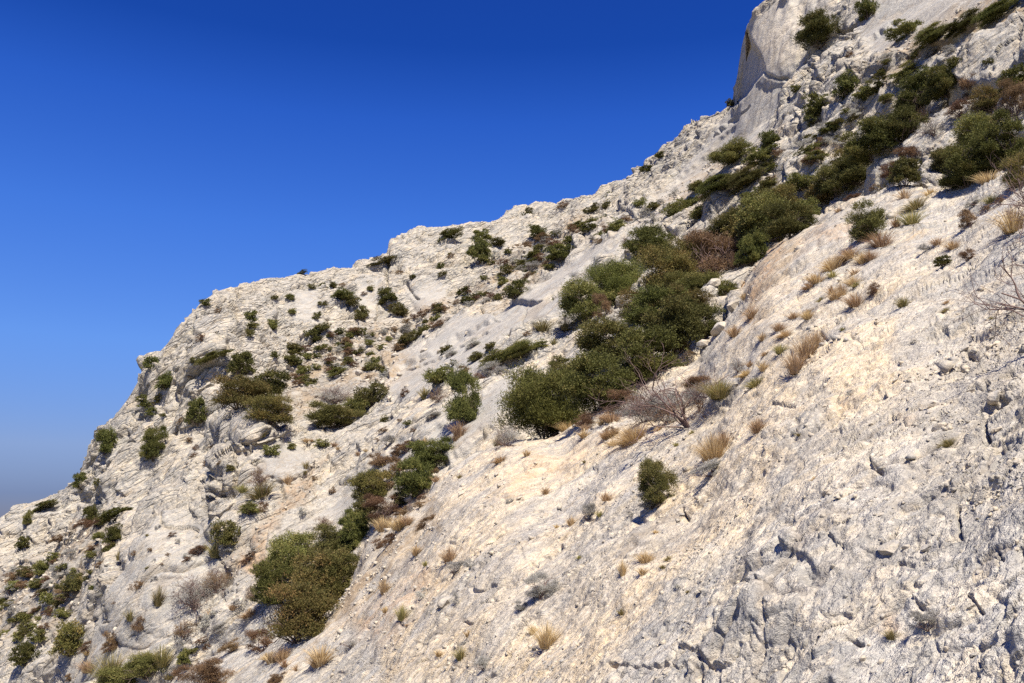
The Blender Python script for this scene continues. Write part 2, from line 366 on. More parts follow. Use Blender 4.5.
def rock_material():
    m, nt, b = nmat('pale_limestone')
    g = nt.nodes.new('ShaderNodeNewGeometry'); pos = g.outputs['Position']
    mp = nt.nodes.new('ShaderNodeMapping'); mp.inputs['Rotation'].default_value = (0.1, .62, -.1); nt.links.new(pos, mp.inputs['Vector'])
    sq = nt.nodes.new('ShaderNodeMapping'); sq.inputs['Scale'].default_value = (.5, .8, 1.6); nt.links.new(mp.outputs[0], sq.inputs['Vector']); v = sq.outputs[0]
    GREY1, GREY2, CREAM, OCH, WHITE, DIRT = (.315,.303,.285), (.53,.50,.455), (.74,.59,.395), (.64,.43,.225), (.75,.675,.565), (.24,.17,.105)
    col = mixc(nt, nz(nt, v, .9, 6, .65, .40, .62), GREY1, GREY2)
    wsel = mth(nt, 'ADD', mth(nt, 'MULTIPLY', attr(nt, 'warm'), .14), mth(nt, 'MULTIPLY', attr(nt, 'grey'), -.12))
    col = mixc(nt, mth(nt, 'MULTIPLY', mth(nt, 'MULTIPLY_ADD', mth(nt, 'ADD', nz(nt, v, .55, 7, .68), wsel), 8.0, -4.2, True), .92), col, CREAM)
    col = mixc(nt, mth(nt, 'MULTIPLY', nz(nt, v, 2.3, 5, .7, .52, .70), .38), col, WHITE)
    col = mixc(nt, mth(nt, 'MULTIPLY', nz(nt, v, 4.5, 5, .7, .51, .62), .8), col, GREY1)
    col = mixc(nt, mth(nt, 'MULTIPLY', mth(nt, 'ADD', nz(nt, v, 1.1, 5, .7, .60, .74), mth(nt, 'MULTIPLY', attr(nt, 'warm'), .12)), .55), col, OCH)
    col = mixc(nt, mth(nt, 'MULTIPLY', nz(nt, pos, 9, 4, .75, .50, .62), .25), col, (.66,.58,.46))
    col = mixc(nt, mth(nt, 'MULTIPLY', nz(nt, pos, .16, 4, .6, .48, .66), .35), col, (.66,.55,.40))
    # small lichen specks
    col = mixc(nt, mth(nt, 'MULTIPLY', nz(nt, pos, 26, 3, .7, .60, .68), .38), col, (.20,.195,.19))
    col = mixc(nt, mth(nt, 'MULTIPLY', nz(nt, pos, 17, 3, .7, .58, .68), .3), col, (.74,.70,.62))
    # clean slabs are an even pale grey with streaks
    sl = mixc(nt, nz(nt, v, 1.6, 6, .7, .3, .7), (.29,.285,.275), (.40,.38,.35))
    sl = mixc(nt, mth(nt, 'MULTIPLY', nz(nt, pos, .35, 5, .7, .5, .7), .5), sl, (.60,.53,.42))
    sl = mixc(nt, mth(nt, 'MULTIPLY', attr(nt, 'warm'), .8), sl, (.74,.66,.54))
    st = nt.nodes.new('ShaderNodeMapping'); st.inputs['Scale'].default_value = (1.6, 1.6, .16); nt.links.new(pos, st.inputs['Vector'])
    sl = mixc(nt, mth(nt, 'MULTIPLY', nz(nt, st.outputs[0], .9, 5, .7, .50, .64), .5), sl, (.24,.235,.225))
    col = mixc(nt, mth(nt, 'MULTIPLY', attr(nt, 'smooth_rock'), .72), col, sl)
    # earth between the rocks
    so = mixc(nt, nz(nt, pos, 3.5, 5, .75, .35, .65), DIRT, (.46,.34,.21))
    so = mixc(nt, nz(nt, pos, 1.2, 4, .6, .45, .6), so, (.46,.42,.36))
    sf = mth(nt, 'MULTIPLY', attr(nt, 'soil'), nz(nt, pos, 1.7, 5, .75, .33, .48))
    col = mixc(nt, mth(nt, 'MULTIPLY', sf, .9), col, so)
    col = mixc(nt, mth(nt, 'MULTIPLY', attr(nt, 'ochre'), nz(nt, pos, 1.9, 6, .78, .42, .58)), col, (.56,.36,.20))
    col = mixc(nt, mth(nt, 'MULTIPLY', attr(nt, 'crack'), .55), col, (.27,.215,.16))
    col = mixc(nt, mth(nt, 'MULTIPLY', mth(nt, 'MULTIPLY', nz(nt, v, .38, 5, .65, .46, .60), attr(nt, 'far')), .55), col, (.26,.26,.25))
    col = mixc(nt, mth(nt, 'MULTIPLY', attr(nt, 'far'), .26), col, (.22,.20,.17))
    nt.links.new(col, b.inputs['Base Color'])
    h = mth(nt, 'ADD', mth(nt, 'MULTIPLY', nz(nt, v, 6, 6, .76), 1.15), mth(nt, 'MULTIPLY', nz(nt, pos, 34, 4, .7), .10))
    def facet(vec, scale, dist_amp=.25):
        nn = node(nt, 'ShaderNodeTexNoise', Scale=scale*1.4, Detail=3); nt.links.new(vec, nn.inputs['Vector'])
        ma = nt.nodes.new('ShaderNodeVectorMath'); ma.operation = 'MULTIPLY_ADD'; nt.links.new(nn.outputs['Color'], ma.inputs[0]); ma.inputs[1].default_value = (dist_amp/scale*2,)*3; nt.links.new(vec, ma.inputs[2])
        vv = node(nt, 'ShaderNodeTexVoronoi', Scale=scale); nt.links.new(ma.outputs[0], vv.inputs['Vector'])
        sb = nt.nodes.new('ShaderNodeVectorMath'); sb.operation = 'SUBTRACT'; nt.links.new(ma.outputs[0], sb.inputs[0]); nt.links.new(vv.outputs['Position'], sb.inputs[1])
        cc = nt.nodes.new('ShaderNodeVectorMath'); cc.operation = 'SUBTRACT'; nt.links.new(vv.outputs['Color'], cc.inputs[0]); cc.inputs[1].default_value = (.5, .5, .5)
        dt = nt.nodes.new('ShaderNodeVectorMath'); dt.operation = 'DOT_PRODUCT'; nt.links.new(sb.outputs[0], dt.inputs[0]); nt.links.new(cc.outputs[0], dt.inputs[1])
        sp_ = nt.nodes.new('ShaderNodeSeparateColor'); nt.links.new(vv.outputs['Color'], sp_.inputs[0])
        return dt.outputs['Value'], sp_.outputs[0], sp_.outputs[1]
    nearf = mth(nt, 'SUBTRACT', 1.0, attr(nt, 'far'), 0, True)
    unsm = mth(nt, 'MULTIPLY', mth(nt, 'MULTIPLY_ADD', attr(nt, 'smooth_rock'), -.75, 1.0), mth(nt, 'MULTIPLY_ADD', mth(nt, 'ADD', attr(nt, 'soil'), attr(nt, 'ochre'), 0, True), -.8, 1.0))
    fa, fa1, fa2 = facet(v, 3.2); fb, fb1, fb2 = facet(v, 9.5); fc_, fc1, fc2 = facet(pos, 24); fd, fd1, fd2 = facet(v, 1.0)
    patch = nz(nt, v, 1.9, 5, .7, .42, .58)
    col = mixc(nt, mth(nt, 'MULTIPLY', mth(nt, 'MULTIPLY', mth(nt, 'GREATER_THAN', fb1, .62), nz(nt, pos, 4.0, 4, .7, .45, .55)), mth(nt, 'MULTIPLY', unsm, .42)), col, (.76,.64,.47))
    col = mixc(nt, mth(nt, 'MULTIPLY', mth(nt, 'MULTIPLY', mth(nt, 'GREATER_THAN', fa2, .70), patch), mth(nt, 'MULTIPLY', unsm, .40)), col, (.72,.61,.45))
    col = mixc(nt, mth(nt, 'MULTIPLY', mth(nt, 'MULTIPLY', mth(nt, 'GREATER_THAN', fc1, .74), unsm), .30), col, (.30,.285,.265))
    col = mixc(nt, mth(nt, 'MULTIPLY', mth(nt, 'MULTIPLY', mth(nt, 'GREATER_THAN', fc2, .80), unsm), .28), col, (.80,.72,.60))
    nt.links.new(col, b.inputs['Base Color'])
    hf = mth(nt, 'ADD', mth(nt, 'MULTIPLY', fa, 3.0), mth(nt, 'ADD', mth(nt, 'MULTIPLY', fb, 3.2), mth(nt, 'MULTIPLY', fc_, 1.3)))
    hf = mth(nt, 'ADD', mth(nt, 'MULTIPLY', hf, unsm), mth(nt, 'MULTIPLY', mth(nt, 'MULTIPLY', fd, attr(nt, 'far')), mth(nt, 'MULTIPLY', unsm, 7.0)))
    h = mth(nt, 'ADD', h, hf)
    far_h = mth(nt, 'MULTIPLY', mth(nt, 'MULTIPLY', nz(nt, v, 1.3, 5, .72), attr(nt, 'far')), 2.3)
    v2 = node(nt, 'ShaderNodeTexVoronoi', Scale=1.1, _feature='DISTANCE_TO_EDGE'); wv = nt.nodes.new('ShaderNodeVectorMath'); wv.operation = 'MULTIPLY_ADD'
    wn = node(nt, 'ShaderNodeTexNoise', Scale=.9, Detail=4); nt.links.new(v, wn.inputs['Vector']); nt.links.new(wn.outputs['Color'], wv.inputs[0]); wv.inputs[1].default_value = (1.1, 1.1, 1.1); nt.links.new(v, wv.inputs[2]); nt.links.new(wv.outputs[0], v2.inputs['Vector'])
    mr2 = nt.nodes.new('ShaderNodeMapRange'); mr2.inputs[2].default_value = .10; nt.links.new(v2.outputs['Distance'], mr2.inputs[0])
    h = mth(nt, 'ADD', h, far_h); h = mth(nt, 'ADD', h, mth(nt, 'MULTIPLY', mth(nt, 'MULTIPLY', mr2.outputs[0], attr(nt, 'far')), 1.3))
    vo = node(nt, 'ShaderNodeTexVoronoi', Scale=7.0, _feature='DISTANCE_TO_EDGE'); nt.links.new(v, vo.inputs['Vector'])
    mr = nt.nodes.new('ShaderNodeMapRange'); mr.inputs[2].default_value = .06; nt.links.new(vo.outputs['Distance'], mr.inputs[0])
    h = mth(nt, 'ADD', h, mth(nt, 'MULTIPLY', mr.outputs[0], .08))
    bp = node(nt, 'ShaderNodeBump', Strength=.85, Distance=.11); nt.links.new(h, bp.inputs['Height'])
    nt.links.new(bp.outputs[0], b.inputs['Normal'])
    return m
M_ROCK = rock_material()

def foliage_mat(name, c0, c1, c2, trans=.25):
    m, nt, b = nmat(name)
    t = attr(nt, 'tint'); oi = nt.nodes.new('ShaderNodeObjectInfo')
    col = mixc(nt, mth(nt, 'MULTIPLY', t, 1.6, 0, True), c0, c1)
    col = mixc(nt, mth(nt, 'MULTIPLY_ADD', t, 4.0, -2.9, True), col, c2)
    hs = nt.nodes.new('ShaderNodeHueSaturation'); nt.links.new(col, hs.inputs['Color'])
    nt.links.new(mth(nt, 'MULTIPLY_ADD', oi.outputs['Random'], .03, .472), hs.inputs['Hue']); nt.links.new(mth(nt, 'MULTIPLY_ADD', oi.outputs['Random'], .5, .78), hs.inputs['Value'])
    nt.links.new(hs.outputs[0], b.inputs['Base Color']); b.inputs['Roughness'].default_value = .65
    tr = nt.nodes.new('ShaderNodeBsdfTranslucent'); nt.links.new(hs.outputs[0], tr.inputs['Color'])
    ms = nt.nodes.new('ShaderNodeMixShader'); ms.inputs[0].default_value = trans
    nt.links.new(b.outputs[0], ms.inputs[1]); nt.links.new(tr.outputs[0], ms.inputs[2]); nt.links.new(ms.outputs[0], nt.nodes['Material Output'].inputs[0])
    return m
MF = {
 'oak':   foliage_mat('oak_leaves', (.045,.054,.015), (.112,.120,.034), (.25,.225,.07)),
 'olive': foliage_mat('olive_leaves', (.072,.082,.024), (.165,.165,.050), (.30,.25,.09)),
 'rust':  foliage_mat('russet_leaves', (.070,.078,.022), (.165,.140,.044), (.31,.215,.08)),
 'juniper': foliage_mat('juniper_needles', (.052,.064,.016), (.135,.148,.038), (.29,.275,.085)),
 'grey':  foliage_mat('grey_leaves', (.24,.235,.205), (.42,.405,.36), (.58,.55,.49)),
 'brown': foliage_mat('dry_brown_leaves', (.09,.060,.035), (.19,.125,.065), (.33,.23,.12)),
 'straw': foliage_mat('dry_grass', (.30,.21,.10), (.50,.38,.20), (.70,.58,.36), .3),
 'greenstraw': foliage_mat('half_dry_grass', (.12,.13,.04), (.30,.27,.10), (.52,.43,.20), .3)}
def bark(name, c0, c1):
    m, nt, b = nmat(name); g = nt.nodes.new('ShaderNodeTexCoord')
    nt.links.new(mixc(nt, nz(nt, g.outputs['Object'], 9, 4, .6, .3, .7), c0, c1), b.inputs['Base Color']); return m
M_BARK = bark('brown_bark', (.07,.05,.04), (.16,.12,.09)); M_TWIG = bark('weathered_twigs', (.11,.072,.062), (.24,.165,.145)); M_DEAD = bark('bleached_wood', (.30,.26,.23), (.50,.45,.40))
def stone_mat():
    m, nt, b = nmat('loose_limestone'); g = nt.nodes.new('ShaderNodeNewGeometry'); oi = nt.nodes.new('ShaderNodeObjectInfo')
    c = mixc(nt, nz(nt, g.outputs['Position'], 3, 5, .7, .35, .65), (.34,.32,.29), (.56,.47,.35))
    c = mixc(nt, mth(nt, 'MULTIPLY', nz(nt, g.outputs['Position'], 14, 4, .7, .5, .65), .6), c, (.30,.29,.28))
    nt.links.new(c, b.inputs['Base Color'])
    bp = node(nt, 'ShaderNodeBump', Strength=.7, Distance=.03); nt.links.new(nz(nt, g.outputs['Position'], 20, 6, .7), bp.inputs['Height']); nt.links.new(bp.outputs[0], b.inputs['Normal'])
    return m
M_STONE = stone_mat()

# ------------------------------------------------------------------ link the hillside
idx = np.arange(NR*NC).reshape(NR, NC)
fc = np.stack([idx[:-1, :-1], idx[:-1, 1:], idx[1:, 1:], idx[1:, :-1]], -1).reshape(-1, 4)
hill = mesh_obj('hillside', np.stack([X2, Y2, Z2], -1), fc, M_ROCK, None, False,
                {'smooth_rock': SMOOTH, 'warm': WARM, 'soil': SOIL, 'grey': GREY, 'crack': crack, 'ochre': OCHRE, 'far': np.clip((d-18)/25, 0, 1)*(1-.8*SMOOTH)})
hill['kind'] = 'structure'
# valley floor far below, out to the horizon
mg, ntg, bg = nmat('valley_ground'); gg = ntg.nodes.new('ShaderNodeNewGeometry')
ntg.links.new(mixc(ntg, nz(ntg, gg.outputs['Position'], .004, 7, .65, .4, .6), (.07,.085,.045), (.22,.19,.13)), bg.inputs['Base Color'])
ring = [(0, 0)]; nseg = 48; rr = [40, 150, 500, 1500, 5000, 20000]; vs = [(0, 0, -170)]
for r in rr:
    for k in range(nseg):
        a = 2*math.pi*k/nseg; vs.append((r*math.cos(a), r*math.sin(a), -170+(3*math.sin(k*1.7+r) if r > 200 else 0)))
me = bpy.data.meshes.new('valley_floor'); fs = [(0, 1+k, 1+(k+1) % nseg) for k in range(nseg)]
for i in range(len(rr)-1):
    for k in range(nseg):
        a, b_ = 1+i*nseg+k, 1+i*nseg+(k+1) % nseg; fs.append((a, a+nseg, b_+nseg, b_))
me.from_pydata(vs, [], fs); me.materials.append(mg); vf = bpy.data.objects.new('valley_floor', me); C.objects.link(vf); vf['kind'] = 'structure'

# ------------------------------------------------------------------ which point of the hillside stands at a place of the frame
qx, qy, qd = project(X2, Y2, Z2)
ox_, oy_ = 160, 160; BW, BH = 1024+320, 683+320
ii = np.round(qx).astype(int)+ox_; jj = np.round(qy).astype(int)+oy_
okm = (ii >= 0) & (ii < BW) & (jj >= 0) & (jj < BH) & (qd > .5)
cand = np.nonzero(okm)[0]; order = cand[np.argsort(-qd[cand], kind='stable')]
buf = np.full((BH, BW), -1, np.int64); buf[jj[order], ii[order]] = order
n2, _ = grid_normals(X2, Y2, Z2)
def vis(x, y):
    i, j = int(round(x))+ox_, int(round(y))+oy_
    for r in range(0, 14):
        i0, i1, j0, j1 = max(i-r, 0), min(i+r+1, BW), max(j-r, 0), min(j+r+1, BH)
        w = buf[j0:j1, i0:i1]; w = w[w >= 0]
        if len(w):
            k = w[np.argmin(qd[w])] if r < 2 else w[np.argmin((qx[w]-x)**2+(qy[w]-y)**2)]
            return k
    return None
def hillpoint(x, y):
    k = vis(x, y)
    if k is None: return None
    return Vector((X2[k], Y2[k], Z2[k])), qd[k]

# ------------------------------------------------------------------ plant meshes
def sph(rng, n):
    v = rng.normal(size=(n, 3)); return v/np.linalg.norm(v, axis=1, keepdims=True)
def leaves_mesh(P, Dir, L, Wd, tint, rng):
    """one pointed quad per leaf: base P, along Dir"""
    n_ = len(P); Dir = Dir/np.linalg.norm(Dir, axis=1, keepdims=True)
    side = np.cross(Dir, sph(rng, n_)); side /= np.linalg.norm(side, axis=1, keepdims=True)+1e-9
    L = L[:, None]; Wd = Wd[:, None]
    V = np.stack([P, P+Dir*L*.5+side*Wd*.5, P+Dir*L, P+Dir*L*.45-side*Wd*.5], 1).reshape(-1, 3)
    Fc = np.arange(n_*4).reshape(-1, 4)
    return V, Fc, np.repeat(tint, 4)
def crown(rng, nsprig, per, lobes=22, up=.35, L=.045, Wd=.020, flat=1.0, spread=.05, gap=.25):
    # lobes inside a dome of width 1 and height 1
    cs = []
    for _ in range(lobes):
        a = rng.uniform(0, 2*math.pi); r = .33*math.sqrt(rng.uniform()); z = rng.uniform(.04, .78)*(1-.45*r/.30*rng.uniform())
        cs.append((r*1.12*math.cos(a), r*1.12*math.sin(a), z, rng.uniform(.06, .17), rng.uniform(0, 1)))
    cs = np.array(cs); k = rng.integers(0, lobes, nsprig)
    u = sph(rng, nsprig); u[:, 2] = np.abs(u[:, 2])*.9-.25*rng.uniform(size=nsprig)
    rad = cs[k, 3]*(rng.uniform(.45, 1.12, nsprig)); shoot = rng.uniform(size=nsprig) < .16; rad = np.where(shoot, rad*rng.uniform(1.1, 1.75, nsprig), rad)
    S = cs[k, :3]+u*rad[:, None]*np.array([1, 1, 1.15])
    S[:, 2] = np.abs(S[:, 2])*flat
    out = u+np.array([0, 0, up])+rng.normal(size=u.shape)*.35
    out /= np.linalg.norm(out, axis=1, keepdims=True)
    tl = np.clip(cs[k, 4]*.45+rng.uniform(0, .55, nsprig), 0, 1)
    t = rng.uniform(0, 1, (nsprig, per))
    P = S[:, None]+out[:, None]*(t*spread*2.2)[..., None]+rng.normal(size=(nsprig, per, 3))*spread*.28
    Dd = out[:, None]*.8+rng.normal(size=(nsprig, per, 3))*.6
    n_ = nsprig*per
    tt = np.clip(np.repeat(tl, per)+rng.normal(size=n_)*.08, 0, 1)
    return leaves_mesh(P.reshape(-1, 3), Dd.reshape(-1, 3), rng.uniform(.7, 1.3, n_)*L, rng.uniform(.7, 1.3, n_)*Wd, tt, rng)
def tube(path, r0, r1, k=4):
    P = np.array(path); n_ = len(P); V = []; Fc = []
    for i in range(n_):
        t = P[min(i+1, n_-1)]-P[max(i-1, 0)]; t = t/(np.linalg.norm(t)+1e-9)
        a = np.cross(t, [.3, .9, .2]); a /= np.linalg.norm(a)+1e-9; b = np.cross(t, a); r = r0+(r1-r0)*i/(n_-1)
        for j in range(k):
            w = 2*math.pi*j/k; V.append(P[i]+(a*math.cos(w)+b*math.sin(w))*r)
    for i in range(n_-1):
        for j in range(k): Fc.append((i*k+j, i*k+(j+1) % k, (i+1)*k+(j+1) % k, (i+1)*k+j))
    return V, Fc
def branches(rng, stems=7, levels=3, length=.55, r=.014, spread=1.0, up=.55, kids=3, k=4, wig=.10, lean=(0, 0)):
    V = []; Fc = []
    def grow(p, d_, ln, r_, lv):
        n_ = 5; path = [p]; q = p
        for i in range(n_):
            d_ = d_+rng.normal(size=3)*wig*2; d_ /= np.linalg.norm(d_); q = q+d_*ln/n_; path.append(q)
        v, f = tube(path, r_, r_*.45, k if lv > 0 else 3)
        o = len(V); V.extend(v); Fc.extend([tuple(a+o for a in t) for t in f])
        if lv > 0:
            for _ in range(kids):
                i = rng.integers(2, n_+1); nd = d_+rng.normal(size=3)*.55; nd[2] += .1
                grow(path[i], nd/np.linalg.norm(nd), ln*rng.uniform(.45, .8), r_*.55, lv-1)
    for _ in range(stems):
        a = rng.uniform(0, 2*math.pi); e = rng.uniform(.2, 1)*spread
        d_ = np.array([math.cos(a)*e+lean[0], math.sin(a)*e+lean[1], up+rng.uniform(0, .5)]); d_ /= np.linalg.norm(d_)
        grow(np.array([math.cos(a)*.02, math.sin(a)*.02, -.03]), d_, length*rng.uniform(.7, 1.1), r*rng.uniform(.6, 1.1), levels-1)
    return np.array(V), np.array(Fc)
def tuft(rng, nb=220, spread=.9, h=1.0, wd=.012, lean=(0, 0)):
    a = rng.uniform(0, 2*math.pi, nb); e = rng.uniform(0, 1, nb)**.7*spread
    base = np.stack([np.cos(a)*e*.20, np.sin(a)*e*.20, -.05+np.zeros(nb)], 1)
    ln = rng.uniform(.5, 1.05, nb)*h; dx = np.cos(a)*e+lean[0]; dy = np.sin(a)*e+lean[1]
    segs_ = 3; pts = []
    for s in range(segs_+1):
        t = s/segs_
        pts.append(base+np.stack([dx*ln*(.25*t+.30*t*t), dy*ln*(.25*t+.30*t*t), ln*(t-.28*t*t*np.hypot(dx, dy))], 1))
    sd = np.stack([-np.sin(a), np.cos(a), rng.normal(size=nb)*.3], 1); V = []; 
    for s, p in enumerate(pts):
        w = wd*(1-.75*s/segs_); V += [p+sd*w, p-sd*w]
    V = np.stack(V, 1); m = V.shape[1]; Fc = []
    for s in range(segs_): Fc.append(np.stack([np.arange(nb)*m+2*s, np.arange(nb)*m+2*s+1, np.arange(nb)*m+2*s+3, np.arange(nb)*m+2*s+2], 1))
    return V.reshape(-1, 3), np.concatenate(Fc), np.repeat(rng.uniform(0, 1, nb), m)

PROTO = {}
def proto(kind, lod, var):
    """mesh datas (name, mesh) of a kind of plant; made once, shared by every copy"""
    key = (kind, lod, var)
    if key in PROTO: return PROTO[key]
    rng = np.random.default_rng(hash((sum(map(ord, kind)), lod, var)) & 0xffffff)
    out = []
    def add(nm, V, Fc, mat, tint=None):
        o = mesh_obj(nm, V, Fc, mat, None, False, {'tint': tint} if tint is not None else None)
        out.append((nm, o.data)); bpy.data.objects.remove(o)
    big_ = {0: (4200, 8, .028, .013), 1: (1300, 7, .048, .024), 2: (330, 5, .09, .055)}[lod]
    ns, per, L, Wd = big_
    if kind in ('oak', 'olive', 'rust', 'grey', 'brown'):
        f = {'oak': 1.15, 'olive': .95, 'rust': 1.0, 'grey': .75, 'brown': .7}[kind]
        if kind == 'grey' or kind == 'brown': V, Fc, t = crown(rng, int(ns*f), per, 13, .8, L*1.1, Wd*.55, spread=.05)
        else: V, Fc, t = crown(rng, int(ns*f), per, 34, .45, L, Wd, spread=.035 if kind == 'oak' else .045)
        add('foliage', V, Fc, MF[kind], t)
        if lod < 2:
            V, Fc = branches(rng, 7, 3 if lod == 0 else 2, .42, .016, .9, .6, 3)
            add('branches', V, Fc, M_BARK if kind in ('oak', 'olive', 'rust') else M_TWIG)
    elif kind == 'mat':      # low spreading shrub
        V, Fc, t = crown(rng, ns, per, 20, .3, L*1.0, Wd, spread=.04); add('foliage', V, Fc, MF['olive' if var % 2 else 'oak'], t)
    elif kind == 'juniper':
        V, Fc, t = crown(rng, int(ns*1.4), per+3, 40, .9, L*1.3, Wd*.55, spread=.07); add('foliage', V, Fc, MF['juniper'], t)
        if lod < 2:
            V, Fc = branches(rng, 6, 2, .4, .012, .6, .9, 3); add('branches', V, Fc, M_BARK)
    elif kind == 'twig':
        V, Fc = branches(rng, 16 if lod == 0 else 12, 4 if lod == 0 else 3, .42, .010 if lod == 0 else .014, 1.0, .7, 4 if lod == 0 else 4, 3)
        add('branches', V, Fc, M_TWIG)
        V, Fc, t = crown(rng, int(ns*.22), per, 12, .8, L*.9, Wd*.5, flat=.6, spread=.06); add('dry_leaves', V, Fc, MF['brown' if var % 2 else 'grey'], t)
    elif kind == 'dead':
        V, Fc = branches(rng, 11, 4, .60, .012, 1.1, .50, 3, 4, .11, (-.15, 0)); add('branches', V, Fc, M_TWIG)
        V, Fc, t = crown(rng, 300, 6, 12, .5, .03, .006, flat=.3, spread=.05); add('dry_leaves', V, Fc, MF['brown'], t)
    elif kind in ('straw', 'greenstraw'):
        nb, wd = {0: (1000, .006), 1: (420, .011), 2: (130, .028)}[lod]
        V, Fc, t = tuft(rng, nb, 1.35, 1.0, wd, (rng.uniform(-.15, .15), rng.uniform(-.1, .1))); add('blades', V, Fc, MF[kind], t)
    elif kind == 'mix':      # green on top, dry grey underneath
        V, Fc, t = crown(rng, int(ns*.5), per, 20, 1.0, L*1.1, Wd*.6, spread=.07); V = V*np.array([.85, .85, 1]); V[:, 2] = V[:, 2]*.75+.28; add('green_shoots', V, Fc, MF['juniper'], t)
        V, Fc, t = crown(rng, int(ns*.4), per, 16, .7, L, Wd*.5, flat=.5, spread=.05); add('dry_base', V, Fc, MF['grey'], t)
    PROTO[key] = out
    return out
CAT = {'oak': 'shrub', 'olive': 'shrub', 'rust': 'shrub', 'grey': 'shrub', 'brown': 'shrub', 'mat': 'low shrub', 'juniper': 'shrub', 'twig': 'bare bush', 'dead': 'bare bush', 'straw': 'grass tuft', 'greenstraw': 'grass tuft', 'mix': 'shrub'}
NAME = {'oak': 'evergreen_shrub', 'olive': 'olive_green_shrub', 'rust': 'russet_shrub', 'grey': 'grey_shrub', 'brown': 'dry_shrub', 'mat': 'low_shrub', 'juniper': 'feathery_shrub', 'twig': 'bare_bush', 'dead': 'bare_bush', 'straw': 'grass_tuft', 'greenstraw': 'grass_tuft', 'mix': 'broom_shrub'}
NP = 0
def plant(cx, by, w, h, kind, label, group=None, rot=None, tilt=None):
    """w, h: how wide and tall it shows in the frame"""
    global NP
    r = hillpoint(cx, by)
    if r is None: return
    p, dd = r; NP += 1
    ww, hh = w*dd/F, h*dd/F
    lod = 0 if max(w, h) > 34 else (1 if max(w, h) > 15 else 2)
    var = NP % (3 if lod == 0 else 4)
    parts_ = proto(kind, lod, var)
    fill = {'oak': 1.26, 'olive': 1.26, 'rust': 1.26, 'grey': 1.15, 'brown': 1.2, 'mat': 1.3, 'juniper': 1.26, 'mix': 1.25}.get(kind, 1.0)
    S = (ww*fill, ww*fill*.9, hh*(1.12 if fill > 1 else 1.0))
    name = NAME[kind]
    if len(parts_) == 1:
        o = bpy.data.objects.new(name, parts_[0][1]); C.objects.link(o)
    else:
        o = bpy.data.objects.new(name, None); C.objects.link(o); o.empty_display_size = .1
        for nm, me_ in parts_:
            c_ = bpy.data.objects.new(nm, me_); C.objects.link(c_); c_.parent = o
    o.location = (p.x, p.y-ww*.04, p.z-.03*hh)
    o.scale = S; o.rotation_euler = (0, 0 if tilt is None else tilt, rot if rot is not None else random.uniform(0, 6.28))
    if w > h*1.8 and rot is None: o.rotation_euler = (0, -math.atan(.45), 0)     # mats lie along the slope
    o['label'] = label; o['category'] = CAT[kind]
    if group: o['group'] = group
    return o
